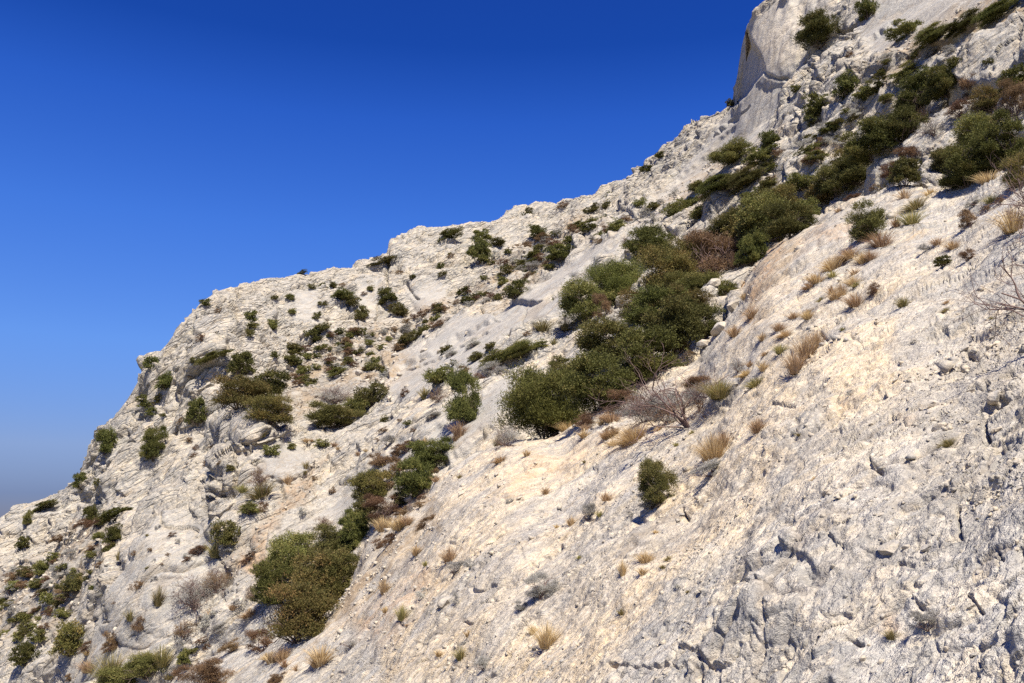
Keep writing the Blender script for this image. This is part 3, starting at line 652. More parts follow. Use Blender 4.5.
# every plant one can point at: centre and foot in the frame, width, height, kind, label
PL = [
# belt of evergreens along the upper edge of the near slab
(545,438,76,84,'juniper','feathery dark green shrub at the lower end of the evergreen belt beside the rock channel'),
(598,412,66,66,'oak','dark evergreen shrub just right of the feathery shrub in the belt'),
(640,385,70,66,'oak','broad evergreen shrub right behind the large leafless bush'),
(676,352,58,62,'oak','rounded evergreen shrub at the middle of the belt above the leafless bush'),
(610,362,60,44,'olive','olive-green shrub filling the back of the belt above the feathery shrub'),
(655,330,56,46,'oak','green shrub in the belt below the russet bush'),
(700,300,44,30,'olive','low yellow-green shrub under the russet bush beside the pale boulders'),
(586,322,46,44,'olive','loose olive shrub against the smooth grey rock rib'),
(618,304,50,48,'juniper','upright green shrub standing right of the smooth grey rib'),
(603,318,18,28,'brown','small tan dry bush in front of the upright green shrub beside the grey rib'),
(650,260,44,38,'oak','round dark evergreen shrub alone at the upper left end of the belt'),
(668,292,56,46,'rust','brownish green shrub below the round dark evergreen in the belt'),
(690,270,40,36,'rust','brown-green shrub between the round dark evergreen and the russet bush'),
(712,276,58,62,'brown','russet and purple half-dry bush in the middle of the shrub belt'),
(733,268,22,34,'twig','grey leafless bush against the right side of the russet bush'),
(752,264,30,36,'oak','dark green shrub just above the orange earth gully'),
(765,244,52,50,'olive','olive shrub in the belt above the orange earth gully'),
(792,237,42,40,'oak','evergreen shrub at the top of the pale boulder step'),
(735,232,46,24,'olive','flat olive shrub at the back of the belt beside the russet bush'),
(836,196,40,38,'olive','yellow-olive shrub at the lower end of the upper evergreen belt'),
(860,184,42,36,'oak','evergreen shrub next to the yellow-olive one in the upper belt'),
(872,160,58,50,'oak','large evergreen shrub in the middle of the upper belt'),
(902,142,50,44,'oak','dark shrub of the upper belt below the yellow grass tuft'),
(918,112,48,44,'oak','dark evergreen shrub in the upper belt above the yellow grass tuft'),
(948,96,54,44,'oak','highest big evergreen shrub of the upper belt'),
(975,96,36,34,'brown','brown shrub right of the highest big evergreen'),
(905,186,34,36,'oak','small evergreen shrub between two bare rock strips left of the big right-hand shrub'),
(932,135,38,30,'twig','grey leafless bush left of the big right-hand shrub'),
(924,120,14,16,'straw','bright yellow grass tuft between the dark shrubs of the upper belt'),
(965,186,62,54,'oak','lower left part of the big right-hand thicket, a dark shrub over bare rock'),
(1003,170,64,66,'oak','dense dark shrub filling the right-hand thicket'),
(985,150,56,44,'olive','olive shrub at the top of the right-hand thicket'),
(1016,118,50,46,'brown','brown dry shrub above the right-hand thicket'),
(988,184,26,16,'straw','pale grass at the foot of the right-hand thicket'),
(1016,90,34,28,'oak','dark shrub at the right border of the frame above the brown dry one'),
(866,240,36,42,'olive','yellow-green shrub standing alone on the near slab under the upper belt'),
(575,392,44,34,'olive','yellow-green shrub low in the belt right above the feathery shrub'),
(628,412,34,24,'brown','dry brown scrub under the belt beside the large leafless bush'),
(704,338,34,36,'oak','small evergreen at the right rim of the belt beside the pale boulders'),
(688,318,40,34,'rust','brownish shrub in the right half of the belt above the small evergreen'),
(640,322,44,34,'rust','russet-green shrub in the narrow part of the belt'),
(672,300,40,28,'olive','olive shrub between the russet-green one and the russet bush'),
(728,296,20,16,'olive','little olive shrub at the right end of the lower belt'),
(742,250,34,34,'rust','brown-green shrub joining the russet bush to the upper olive shrubs'),
(778,222,44,34,'rust','rust-tinged shrub behind the top of the pale boulder step'),
(806,222,28,26,'olive','light olive shrub at the right end of the shrubs above the earth gully'),
(820,204,32,26,'rust','brownish shrub linking the lower belt with the upper belt'),
(845,172,34,30,'rust','olive-brown shrub at the left rim of the upper belt'),
(890,176,26,22,'brown','dry brown bush under the upper belt on the pale rocks'),
(908,160,30,20,'brown','dry tan bush between the upper belt and the small evergreen'),
(928,96,36,34,'oak','dark shrub between the two highest shrubs of the upper belt'),
(960,118,36,22,'brown','reddish dry scrub between the upper belt and the right-hand thicket'),
(990,112,40,30,'rust','brown-green shrub at the back of the right-hand thicket'),
(948,172,34,40,'olive','olive shrub at the left rim of the right-hand thicket'),
(1018,188,30,44,'rust','brownish shrub low at the right border thicket'),
(644,424,60,40,'twig','dark tangle of bare twigs under the left side of the large leafless bush'),
(700,410,56,44,'twig','purple-brown tangle of bare twigs under the right side of the large leafless bush'),
(540,392,24,20,'grey','grey-green bush behind the feathery shrub'),
(560,372,26,16,'olive','low olive scrub on the pale rib edge above the feathery shrub'),
(480,386,18,14,'brown','brown scrub left of the rock channel head'),
(492,372,22,12,'grey','grey scrub at the head of the rock channel'),
# rocks up at the crag
(817,46,46,44,'oak','large dark bush growing on the pale crag'),
(867,19,20,26,'oak','dark bush on the rocks right of the large crag bush'),
(846,96,26,34,'oak','upper of two dark bushes on the bare rocks right of the smooth slab'),
(821,122,36,36,'oak','lower of two dark bushes on the bare rocks right of the smooth slab'),
(796,92,10,8,'oak','tiny dark bush in the cleft above the two dark bushes'),
(771,150,20,22,'oak','dark bush at the right foot of the smooth grey slab'),
(857,113,14,13,'grey','round grey-green bush on the strip above the upper belt'),
(905,38,34,22,'mat','dark low shrub at the left end of the highest green band'),
(935,42,42,18,'mat','low olive shrub in the middle of the highest green band'),
(965,32,44,18,'mat','low shrub on the highest green band where it widens'),
(1000,18,46,18,'mat','low shrub at the right end of the highest green band'),
(868,100,16,20,'mat','lowest low shrub of the narrow green band above the upper belt'),
(884,88,26,16,'mat','low olive shrub halfway up the narrow green band'),
(908,76,34,14,'mat','low shrub at the top of the narrow green band'),
(731,166,38,26,'mat','sloping olive mat shrub at the lower edge of the smooth grey slab'),
(762,166,30,22,'mat','olive mat shrub below the dark bush at the foot of the smooth slab'),
(722,192,38,20,'mat','flat green shrub below the sloping mat at the slab foot'),
(750,186,36,18,'mat','flat brownish shrub right of the flat green one under the slab'),
(800,190,34,22,'olive','olive shrub above the belt on the pale ledge'),
(780,206,34,22,'olive','olive shrub on the ledge just below its neighbour above the belt'),
(730,107,8,9,'oak','tiny bush on the skyline at the foot of the overhang'),
(679,219,30,20,'olive','olive shrub on the shelf below the skyline ridge right of the round evergreen'),
(712,212,34,15,'olive','wide low shrub on the shelf left of the russet bush'),
(697,192,18,12,'olive','small shrub on the rocks above the shelf'),
(727,192,26,16,'olive','green shrub where the shelf meets the slab foot'),
(640,206,12,9,'olive','grey-green tuft shrub on the white rocks by the skyline saddle'),
(650,222,14,10,'grey','grey shrub in the crack of the white rocks below the skyline saddle'),
# skyline and far cliffs
(529,218,9,12,'oak','tiny lone bush standing up on the skyline'),
(537,238,17,14,'oak','dark bush just under the lone skyline bush'),
(479,264,22,30,'oak','tall dark bush in the cleft of the far cliff'),
(453,240,26,11,'mat','flat dark green shrub on the rim of the far cliff'),
(482,240,18,12,'mat','flat shrub above the tall cleft bush'),
(496,246,16,9,'mat','brownish low shrub right of the tall cleft bush'),
(559,262,26,19,'oak','oval dark bush on the scrub slope above the smooth rib'),
(496,258,9,9,'grey','little grey bush on the cliff shoulder beside the cleft bush'),
(524,252,20,11,'brown','brown low shrub on the scrub slope under the skyline'),
(517,297,20,19,'oak','dark round bush at the foot of the far cliff'),
(588,232,15,9,'oak','dark bush on the ledge under the white skyline rocks'),
(602,228,16,14,'olive','olive bush beside the dark one under the white skyline rocks'),
(592,212,15,8,'olive','low bush on the white skyline rocks'),
(606,208,9,9,'olive','round bush on the white skyline rocks near the dark crest'),
(612,200,12,9,'oak','dark bush on the crest where the ridge steepens'),
(626,246,12,20,'twig','grey leafless bush beside the round dark evergreen'),
(563,208,14,6,'brown','brown tuft shrub on the skyline right of the lone bush'),
(660,158,10,7,'oak','dark skyline shrub halfway up the steep ridge'),
(646,172,12,7,'oak','dark skyline shrub at the start of the steep ridge'),
(343,300,20,14,'oak','round dark green bush at the top of the diagonal row on the far cliff'),
(353,306,14,12,'olive','middle olive bush of the diagonal row on the far cliff'),
(361,320,13,17,'olive','lowest olive bush of the diagonal row on the far cliff'),
(387,306,18,20,'oak','upper of two joined dark bushes under the grey cliff face'),
(398,315,18,14,'olive','lower of two joined bushes under the grey cliff face'),
(322,291,9,9,'oak','small dark bush left of the diagonal row'),
(333,288,7,7,'oak','smallest dark bush above the diagonal row'),
(272,329,10,11,'olive','small bush low on the left part of the far cliff'),
(312,341,13,13,'oak','blue-green bush at the foot of the far cliff'),
(323,332,18,9,'olive','olive mat touching the blue-green bush'),
(440,271,8,10,'oak','single dark bush high on the grey cliff'),
(383,263,28,6,'mat','flat shrub strip on the skyline left of the rocky knob'),
(302,271,9,4,'mat','little flat shrub on the skyline over the far cliff'),
(409,344,20,11,'olive','green low bush on the scree by the layered rock'),
(206,306,10,8,'oak','bush on the skyline at the shoulder of the far ridge'),
(150,369,12,15,'oak','dark bush sticking out of the steep left skyline'),
(166,389,17,20,'oak','dark bush in the cleft just inside the steep left skyline'),
(160,374,9,10,'oak','small bush above the cleft bush of the left ridge'),
(145,408,15,14,'oak','bush on the steep left face below the cleft bush'),
(151,416,10,10,'oak','little bush under the one on the steep left face'),
(158,404,10,12,'olive','grey-green bush beside the one on the steep left face'),
(105,453,20,29,'oak','tall dark bush on the steep left skyline'),
(152,460,22,36,'oak','tall dark bush in the steep rock gully of the left face'),
(81,489,15,18,'oak','dark bush low on the steep left skyline'),
(200,343,9,10,'brown','small brown bush in the cleft of the left ridge'),
(217,361,30,7,'mat','thin shrub line left of the top bush of the brown-green thicket'),
(251,322,12,13,'oak','dark bush high on the left face above the thicket'),
(272,328,9,9,'olive','olive bush right of the dark one high on the left face'),
(249,337,9,10,'olive','faint bush between the high dark bush and the thicket'),
(274,358,7,7,'oak','tiny bush right above the thicket'),
# thicket under the far ridge
(243,375,24,26,'oak','dark top bush of the thicket under the far ridge'),
(272,398,34,30,'oak','dark evergreen at the right of the thicket under the far ridge'),
(240,409,48,38,'rust','brown-green shrub in the middle of the thicket under the far ridge'),
(270,423,42,28,'rust','olive-brown shrub at the lower end of the thicket under the far ridge'),
(198,424,20,30,'oak','dark bush at the left of the thicket behind the boulder'),
(213,421,16,18,'grey','grey shrub between the left bush and the middle of the thicket'),
(292,352,14,10,'olive','olive shrub on the scree upper right of the thicket'),
(295,356,16,10,'mat','flat olive shrub on the scree beside the thicket'),
(336,402,44,28,'twig','greyish leafless bush behind the wide olive shrub of the middle slope'),
(334,427,48,28,'olive','wide olive shrub at the middle slope edge under the scree'),
(372,405,30,26,'olive','green-brown shrub at the right end of the wide olive one'),
(355,414,26,20,'olive','olive shrub joining the two wide shrubs of the middle slope'),
(384,425,9,10,'olive','bright green dot of a shrub on the pale middle slope'),
(403,398,11,10,'brown','brown small bush at the rim of the pale middle slope'),
(388,404,11,8,'grey','grey cushion at the rim of the pale middle slope'),
(464,424,30,62,'oak','tall narrow dark shrub between the middle slope and the rock channel'),
(460,436,18,20,'straw','brown grass at the foot of the tall narrow shrub'),
(438,402,24,24,'twig','grey bare bush left of the tall narrow shrub'),
(441,384,30,20,'olive','light olive shrub behind the tall narrow one'),
(425,398,14,15,'greenstraw','yellow tuft left of the grey bare bush'),
(434,416,20,9,'grey','low grey bush under the grey bare bush'),
(497,362,30,14,'olive','low green shrub along the foot of the layered rib'),
(520,356,36,16,'olive','grey-green shrub at the right foot of the layered rib'),
(500,378,16,14,'grey','grey bush in the rocks left of the feathery shrub'),
(474,346,20,9,'grey','grey shrubby patch at the lower end of the layered rib'),
# lower left
(48,521,18,15,'oak','dark bush on the lower left ridge top'),
(50,506,24,7,'mat','flat shrub along the lower left skyline'),
(27,524,9,16,'olive','narrow bush on the lower left ridge'),
(22,549,13,14,'oak','grey-green bush on the lower left rock face'),
(118,519,30,12,'oak','dark bush at the head of the lower left scrub slope'),
(114,543,20,22,'oak','dark bush touching the big smooth outcrop at its upper left'),
(90,522,14,19,'oak','dark bush left of the head of the scrub slope'),
(78,547,32,20,'olive','grey-olive bush in the upper part of the scrub slope'),
(97,486,9,9,'olive','olive bush on the steep rock above the scrub slope'),
(75,591,22,22,'olive','olive-green bush on the scrub slope next to the big smooth outcrop'),
(41,575,18,16,'olive','olive bush in the left of the scrub slope'),
(74,558,18,12,'grey','grey-green bush in the middle of the scrub slope'),
(14,590,14,10,'olive','bush at the far left of the scrub slope'),
(47,604,14,14,'olive','grey-green bush low on the scrub slope'),
(10,617,12,12,'grey','grey bush at the left frame border'),
(64,600,18,12,'brown','brown shrub at the foot of the scrub slope near the outcrop'),
(25,631,13,12,'olive','green bush at the foot of the scrub slope'),
(18,641,13,11,'olive','left one of three green bushes on the lowest left rock'),
(37,644,15,13,'olive','right one of three green bushes on the lowest left rock'),
(25,665,25,22,'oak','largest green bush on the lowest left rock'),
(1,606,10,9,'oak','dark bush cut off by the left border'),
(70,654,28,34,'rust','green and russet bush growing on the big smooth outcrop'),
(112,648,18,21,'brown','brown bush low on the big smooth outcrop'),
(68,682,9,9,'brown','tiny brown bush at the bottom of the smooth outcrop'),
(138,630,14,19,'brown','brown bush with a grey foot on the smooth outcrop crack'),
(129,619,11,14,'greenstraw','tuft left of the brown bush with the grey foot'),
(118,561,6,11,'greenstraw','thin tuft high on the big smooth outcrop'),
(99,598,13,11,'grey','grey tuft bush on the left of the big smooth outcrop'),
(92,591,8,7,'oak','tiny dark bush on the left of the big smooth outcrop'),
(136,592,14,12,'brown','brown tuft bush in the crack of the smooth outcrop'),
(158,604,15,22,'greenstraw','yellow grass at the right edge of the smooth outcrop'),
(196,606,58,52,'twig','wide purple-grey leafless bush right of the smooth outcrop'),
(184,634,30,28,'twig','grey leafless bush under the wide purple-grey one'),
(216,592,34,38,'twig','dark leafless bush right of the wide purple-grey one'),
(112,682,42,36,'greenstraw','grass-green clump at the bottom border under the outcrop'),
(122,690,40,30,'olive','green shrub at the bottom border beside the grass-green clump'),
(145,676,36,26,'olive','green shrub right of the grass-green clump at the bottom'),
(163,664,26,24,'greenstraw','yellow-green clump above the bottom green shrub'),
(184,664,13,17,'olive','small bright green bush left of the round tan bush'),
(210,690,56,34,'brown','round tan bush at the bottom border'),
(252,598,18,28,'twig','small grey leafless bush left of the big green-brown thicket'),
(250,616,24,9,'straw','flat dry grass left of the big green-brown thicket'),
(212,633,12,10,'straw','small tan tuft between the leafless bushes and the tan bush'),
(262,650,28,22,'brown','tan dry bush at the lower left of the big green-brown thicket'),
(255,640,10,9,'brown','rusty small bush left of the big green-brown thicket foot'),
(225,546,30,28,'olive','olive bush beside the rusty bush on the earth gully'),
(237,534,18,17,'brown','rusty round bush on the orange earth gully'),
(214,556,20,20,'greenstraw','dry yellow clump below the olive bush of the earth gully'),
(250,513,18,13,'olive','green-grey bush on the pale boulder by the earth gully'),
(263,514,11,14,'brown','brown small bush on the earth gully'),
(260,486,26,30,'twig','round purple-grey leafless bush on the middle boulders'),
(262,496,32,16,'greenstraw','yellow-green grass at the foot of the round leafless bush'),
(243,492,16,10,'greenstraw','tan clump left of the round leafless bush'),
(288,484,11,13,'straw','tan tuft right of the round leafless bush'),
(271,455,15,12,'olive','dark green bush on the pale middle boulders'),
(291,450,9,8,'olive','round green bush right of the dark one on the middle boulders'),
(322,447,14,9,'olive','green-brown bush on the pale middle slope above the strip'),
(334,446,9,6,'straw','tan tuft touching the green-brown bush of the middle slope'),
(306,468,8,9,'greenstraw','upper green tuft on the pale strip rim'),
(306,475,6,6,'greenstraw','lower green tuft on the pale strip rim'),
(302,516,10,9,'grey','grey round cushion on the smooth middle strip'),
(316,480,6,6,'brown','tiny dark bush on the smooth middle strip'),
(331,493,8,8,'brown','tiny brown bush at the right rim of the smooth middle strip'),
(212,452,9,8,'brown','small bush on the cracked left boulders, highest one'),
(208,468,8,8,'brown','small bush on the cracked left boulders, below the highest'),
(230,472,9,8,'olive','small bush in the crack right of the left boulders'),
(188,470,9,7,'brown','rusty small bush left on the cracked boulders'),
(248,424,11,10,'olive','olive tuft bush on top of the pale boulder'),
(263,436,9,8,'greenstraw','yellow tuft right on top of the pale boulder'),
# big green-brown thicket
(276,605,44,52,'oak','dark green shrub at the left of the big green-brown thicket'),
(300,640,56,64,'rust','large brown-green shrub at the bottom of the big thicket'),
(322,612,60,62,'rust','large brown-tipped shrub at the centre of the big thicket'),
(338,592,42,46,'olive','olive shrub at the right rim of the big thicket'),
(293,575,50,44,'olive','olive shrub at the top left of the big thicket'),
(330,556,40,36,'olive','olive shrub with a grey dead branch at the top of the big thicket'),
(352,550,34,44,'oak','dark evergreen at the top right of the big thicket'),
(325,529,26,20,'twig','grey leafless bush behind the top of the big thicket'),
(294,643,30,28,'grey','silvery grey shrub at the foot of the big thicket'),
(322,662,34,20,'straw','tan grass just below the big thicket on the right'),
(350,646,26,14,'twig','small grey-brown bush on the rock right of the tan grass'),
(282,660,24,16,'straw','tan grass left below the silvery shrub'),
# upper patch of the middle thicket
(433,470,42,36,'oak','dark evergreen at the top of the patch beside the rock channel'),
(414,496,36,42,'oak','dark green shrub below the top one of the patch beside the rock channel'),
(393,478,34,24,'brown','tan bush left of the dark evergreens of the patch'),
(378,466,20,18,'brown','rusty bush at the upper left of the patch'),
(372,502,38,38,'rust','russet bush at the left of the patch above the big thicket'),
(382,522,38,30,'brown','brown twiggy bush between the patch and the big thicket'),
(402,506,16,20,'olive','light green shrub under the dark ones of the patch'),
(363,526,26,30,'olive','olive shrub joining the patch to the big thicket'),
(410,512,8,20,'twig','pale dead stump bush below the dark shrubs of the patch'),
(388,446,16,12,'grey','grey bush over the rusty one at the upper patch'),
(407,452,20,13,'brown','dry brown bush between the grey bush and the top evergreen'),
(424,446,10,12,'straw','tan tuft left of the top evergreen'),
(456,440,10,10,'straw','small tan tuft beside the rock channel under the narrow shrub'),
# tufts and bushes of the near slab
(387,546,26,14,'brown','dry brown cushion at the left rim of the near slab'),
(428,529,24,12,'brown','long dry tuft at the rim of the near slab below the patch'),
(416,555,15,13,'straw','bright straw tuft near the rim of the near slab'),
(450,562,20,20,'straw','straw tuft over a grey cushion in the left of the near slab'),
(454,574,24,15,'grey','grey cushion right under the straw tuft of the left slab'),
(470,568,13,11,'grey','small grey-brown cushion right of the grey one under the straw tuft'),
(383,592,14,19,'straw','rounded straw tuft at the far left of the near slab'),
(425,566,9,6,'greenstraw','tiny yellow tuft between the straw tufts of the left slab'),
(421,599,12,12,'grey','dark little cushion in the left of the near slab'),
(402,619,15,18,'greenstraw','green-brown leaning tuft in the lower left of the near slab'),
(386,612,11,8,'straw','faint tan tuft beside the leaning one'),
(456,604,8,14,'grey','tiny dark sprig beside a reddish stone'),
(460,658,17,15,'greenstraw','green tuft with straw skirt near the bottom of the slab'),
(438,656,10,8,'straw','short straw tuft left of the green one with a straw skirt'),
(468,636,9,8,'straw','tiny straw tuft above the green one with a straw skirt'),
(482,668,20,14,'grey','grey twiggy cushion right of the green tuft at the bottom'),
(540,598,40,30,'grey','large round grey cushion in the middle of the near slab'),
(520,610,16,12,'grey','small grey cushion left of the large round one'),
(547,646,28,28,'straw','blond fountain-shaped grass tuft low in the near slab'),
(532,634,10,12,'straw','small blond tuft touching the fountain-shaped one'),
(589,520,17,20,'grey','dark grey sprig bush above the middle of the near slab'),
(606,500,13,11,'straw','pale tuft upper right of the dark grey sprig bush'),
(571,525,11,12,'straw','yellow tuft left of the dark grey sprig bush'),
(600,516,12,7,'greenstraw','yellowish low tuft right of the dark grey sprig bush'),
(656,506,32,50,'olive','olive-green bush standing alone on the near slab over a grey dead base'),
(652,508,36,22,'grey','grey dead cushion at the foot of the lone olive-green bush'),
(645,562,20,14,'straw','brown-blond tuft right of the middle of the near slab'),
(642,574,12,10,'straw','tan tuft hanging just below the brown-blond one'),
(622,574,11,19,'straw','narrow tuft growing along a crack left of the brown-blond one'),
(714,462,36,36,'straw','big straw tuft on the near slab right of the broom-like bush'),
(712,475,34,16,'grey','grey dead base under the big straw tuft'),
(724,446,22,20,'straw','upper companion of the big straw tuft'),
(757,432,22,18,'straw','straw tuft upper right of the big one beside a pale block'),
(688,424,108,74,'dead','large leafless bush with long bare branches in front of the evergreen belt'),
(655,418,62,52,'twig','reddish leafless bush leaning left from the large bare one'),
(668,424,40,30,'grey','dark grey undergrowth beneath the large leafless bush'),
(703,398,40,26,'brown','brown-purple undergrowth at the right of the large leafless bush'),
(722,396,38,22,'greenstraw','green-tan grass right of the large leafless bush'),
(634,442,40,22,'straw','tan grass at the lower left of the large leafless bush'),
(755,386,24,11,'greenstraw','yellow-green tuft right of the leafless bush'),
(763,370,13,13,'straw','round rusty tuft above the yellow-green one'),
(746,376,20,8,'straw','flat pale tuft left of the round rusty one'),
(795,372,24,28,'straw','lower half of the long diagonal strip of dry grass'),
(806,358,24,28,'straw','middle of the long diagonal strip of dry grass'),
(815,346,20,22,'straw','top of the long diagonal strip of dry grass'),
(738,372,22,28,'twig','fine grey twigs between the leafless bush and the rusty tuft'),
(735,336,18,14,'straw','tan tuft at the foot of the pale boulder step'),
(752,318,18,14,'straw','tan tuft at the bottom of the orange earth gully'),
(745,300,12,10,'straw','yellow tuft inside the orange earth gully'),
(568,432,24,14,'straw','tan grass under the feathery shrub'),
(586,426,28,18,'brown','reddish-tan clump right under the feathery shrub'),
(506,446,28,36,'twig','grey leafless bush at the left of the feathery shrub'),
(498,450,12,20,'greenstraw','green-grey tuft at the left of the grey leafless bush in the channel'),
(500,462,17,8,'straw','flat tan tuft below the feathery shrub on the slab'),
(527,456,9,9,'straw','small dark tuft below the feathery shrub'),
(545,494,12,9,'straw','small straw tuft on the cream part of the near slab'),
(460,478,8,5,'greenstraw','tiny tuft right of the patch beside the channel'),
(850,258,30,14,'straw','straw fringe below the lone yellow-green shrub'),
(832,270,30,15,'straw','wide straw tuft lower left of the lone yellow-green shrub'),
(880,246,26,18,'straw','straw tuft right of the lone yellow-green shrub'),
(896,226,14,13,'straw','brown-tan tuft above the straw tuft beside the lone shrub'),
(911,224,24,15,'greenstraw','green-tan tuft on the upper near slab'),
(914,210,28,12,'greenstraw','green clump on the rock rim under the small evergreen'),
(904,200,14,15,'straw','rusty tuft at the foot of the small evergreen'),
(969,228,20,24,'brown','dark brown bush in the upper right of the near slab'),
(975,206,18,9,'grey','dark low cushion above the dark brown bush'),
(1012,232,34,28,'straw','large blond tuft at the right border behind bare twigs'),
(952,248,16,11,'straw','blond tuft left of centre in the upper right slab'),
(936,246,14,8,'straw','flat blond tuft left of the blond one in the upper right slab'),
(924,252,13,9,'grey','pale grey cushion left of the flat blond tuft'),
(943,266,16,11,'oak','very dark green cushion on the upper right slab'),
(967,260,16,13,'brown','brown cushion right of the very dark green one'),
(841,294,12,16,'straw','upright tan tuft on the middle right slab'),
(856,306,22,17,'straw','wide tan tuft beside the upright one'),
(873,294,15,16,'brown','brown-grey tuft right of the wide tan one'),
(902,307,16,13,'greenstraw','round yellow-green tuft on the right slab'),
(948,446,20,9,'greenstraw','flat yellow tuft among the gravel at the right'),
(890,638,16,12,'greenstraw','small yellow tuft near the lower right corner'),
(927,630,34,20,'grey','dark grey-green cushion near the lower right corner'),
(850,396,9,7,'grey','tiny grey sprig on the right slab below the diagonal grass'),
(1075,330,150,120,'dead','leafless bush reaching in with bare twigs from the right border'),
(1060,225,90,80,'dead','bare branches crossing the right-hand thicket from the right border'),
(848,58,9,7,'brown','brown tuft under the bush right of the crag bush'),
(885,60,16,8,'grey','grey tuft below the highest green band'),
]
for cx, by, w_, h_, kind, label in PL:
    if cx > 785 and by < 205 and w_ > 24: w_, h_ = w_*.86, h_*.88
    plant(cx, by, w_, h_, kind, label)

# the countless little plants of the far scree and ledges: individuals, labelled by where they stand
def scatter(poly, n_, kinds, wr, labels, group, seed):
    rng = random.Random(seed); P = np.array(poly); made = 0
    def ins(x, y):
        c = False
        for (x0, y0), (x1, y1) in zip(P, np.roll(P, -1, 0)):
            if (y0 > y) != (y1 > y) and x < (x1-x0)*(y-y0)/(y1-y0)+x0: c = not c
        return c
    tries = 0
    while made < n_ and tries < 4000:
        tries += 1
        x = rng.uniform(P[:, 0].min(), P[:, 0].max()); y = rng.uniform(P[:, 1].min(), P[:, 1].max())
        if not ins(x, y) or any(abs(x-q[0]) < q[2]*.5 and -2 < q[1]-y < q[3]*.8 for q in PL): continue
        k = rng.choice(kinds); w_ = rng.uniform(*wr)
        if plant(x, y, w_*rng.uniform(1, 1.6), w_*rng.uniform(.6, 1.0), k, labels[k], group): made += 1
def lab(where, **kw):
    base = {'olive': 'small olive-green bush', 'oak': 'small dark green bush', 'grey': 'small grey cushion plant', 'brown': 'small brown dry bush', 'straw': 'small straw-coloured grass tuft', 'greenstraw': 'small yellow-green grass tuft', 'mat': 'small flat green mat plant'}
    return {k: f'{v} {where}' for k, v in base.items()}
scatter([(285,345),(330,330),(400,325),(470,290),(500,290),(480,310),(400,350),(380,392),(300,400),(285,375)], 105, ['olive','olive','grey','brown','brown','mat'], (5,11), lab('scattered on the stony scree below the far cliff'), 'small bushes scattered on the scree below the far cliff', 1)
scatter([(480,262),(540,240),(620,214),(632,224),(560,268),(500,305),(470,300)], 55, ['olive','brown','mat','grey'], (6,13), lab('on the brushy shelf above the smooth rib'), 'small bushes on the brushy shelf above the smooth rib', 2)
scatter([(0,575),(45,555),(100,505),(128,522),(100,575),(55,632),(0,640)], 70, ['olive','grey','brown','olive'], (6,12), lab('on the lower left scrub slope'), 'small bushes on the lower left scrub slope', 3)
scatter([(640,215),(690,185),(740,165),(790,150),(830,125),(850,125),(820,170),(760,210),(680,225)], 48, ['olive','mat','grey','brown'], (6,13), lab('on the pale ledges below the tall smooth slab'), 'small bushes on the pale ledges below the tall smooth slab', 4)
scatter([(150,380),(215,310),(400,270),(470,250),(480,290),(330,330),(230,350),(180,430),(120,470)], 26, ['oak','olive','brown'], (4,8), lab('clinging to the far cliffs'), 'small bushes clinging to the far cliffs', 5)
scatter([(380,420),(470,400),(450,440),(380,450),(320,470),(290,440)], 12, ['olive','straw','brown'], (4,8), lab('on the pale middle slope'), 'small plants on the pale middle slope', 6)
scatter([(440,345),(520,330),(560,320),(600,310),(560,345),(500,375),(430,395)], 16, ['brown','greenstraw','grey','olive'], (7,15), lab('along the foot of the smooth grey rib'), 'small plants along the foot of the smooth grey rib', 21)
scatter([(170,560),(240,530),(260,560),(240,640),(180,660)], 16, ['brown','straw','grey'], (7,15), lab('between the smooth outcrop and the big thicket'), 'small plants between the smooth outcrop and the big thicket', 22)
scatter([(360,470),(430,440),(440,480),(400,540),(350,560)], 16, ['brown','straw','brown'], (8,18), lab('in the patch left of the rock channel'), 'small plants in the patch left of the rock channel', 23)
scatter([(715,395),(760,330),(830,270),(900,235),(880,270),(800,330),(760,390)], 20, ['straw','straw','greenstraw'], (7,15), lab('along the upper rim of the near slab'), 'grass tufts along the upper rim of the near slab', 24)
scatter([(560,430),(640,400),(700,395),(680,425),(600,450)], 12, ['straw','brown'], (8,16), lab('under the evergreen belt and the leafless bush'), 'dry plants under the evergreen belt', 25)
scatter([(80,650),(240,650),(330,660),(300,683),(80,683)], 16, ['brown','straw','olive','greenstraw'], (8,16), lab('on the rocks at the bottom left border'), 'small plants on the rocks at the bottom left border', 26)
scatter([(800,215),(850,190),(930,190),(1000,190),(1010,215),(900,215),(820,250)], 12, ['brown','greenstraw','straw'], (7,14), lab('on the rock rim under the right-hand thicket'), 'small plants on the rock rim under the right-hand thicket', 27)
scatter([(90,600),(150,530),(200,520),(180,580),(130,640),(80,640)], 12, ['brown','greenstraw','grey'], (4,8), lab('in the pits of the big smooth outcrop'), 'small plants in the pits of the big smooth outcrop', 7)
scatter([(820,130),(880,60),(1000,40),(1020,60),(930,90),(850,160)], 22, ['olive','grey','mat'], (6,12), lab('in the cracks of the rocks above the upper evergreen belt'), 'small plants in the rock cracks above the upper evergreen belt', 8)
scatter([(190,430),(230,430),(260,450),(240,500),(200,520),(185,470)], 8, ['brown','grey'], (4,8), lab('in the joints of the cracked left boulders'), 'small plants in the joints of the cracked left boulders', 9)
scatter([(420,540),(520,470),(700,420),(900,260),(1000,240),(1000,330),(760,560),(560,670),(380,670)], 26, ['straw','grey','greenstraw'], (4,8), lab('rooted in a crack of the open near slab'), 'tiny plants rooted in cracks of the open near slab', 10)

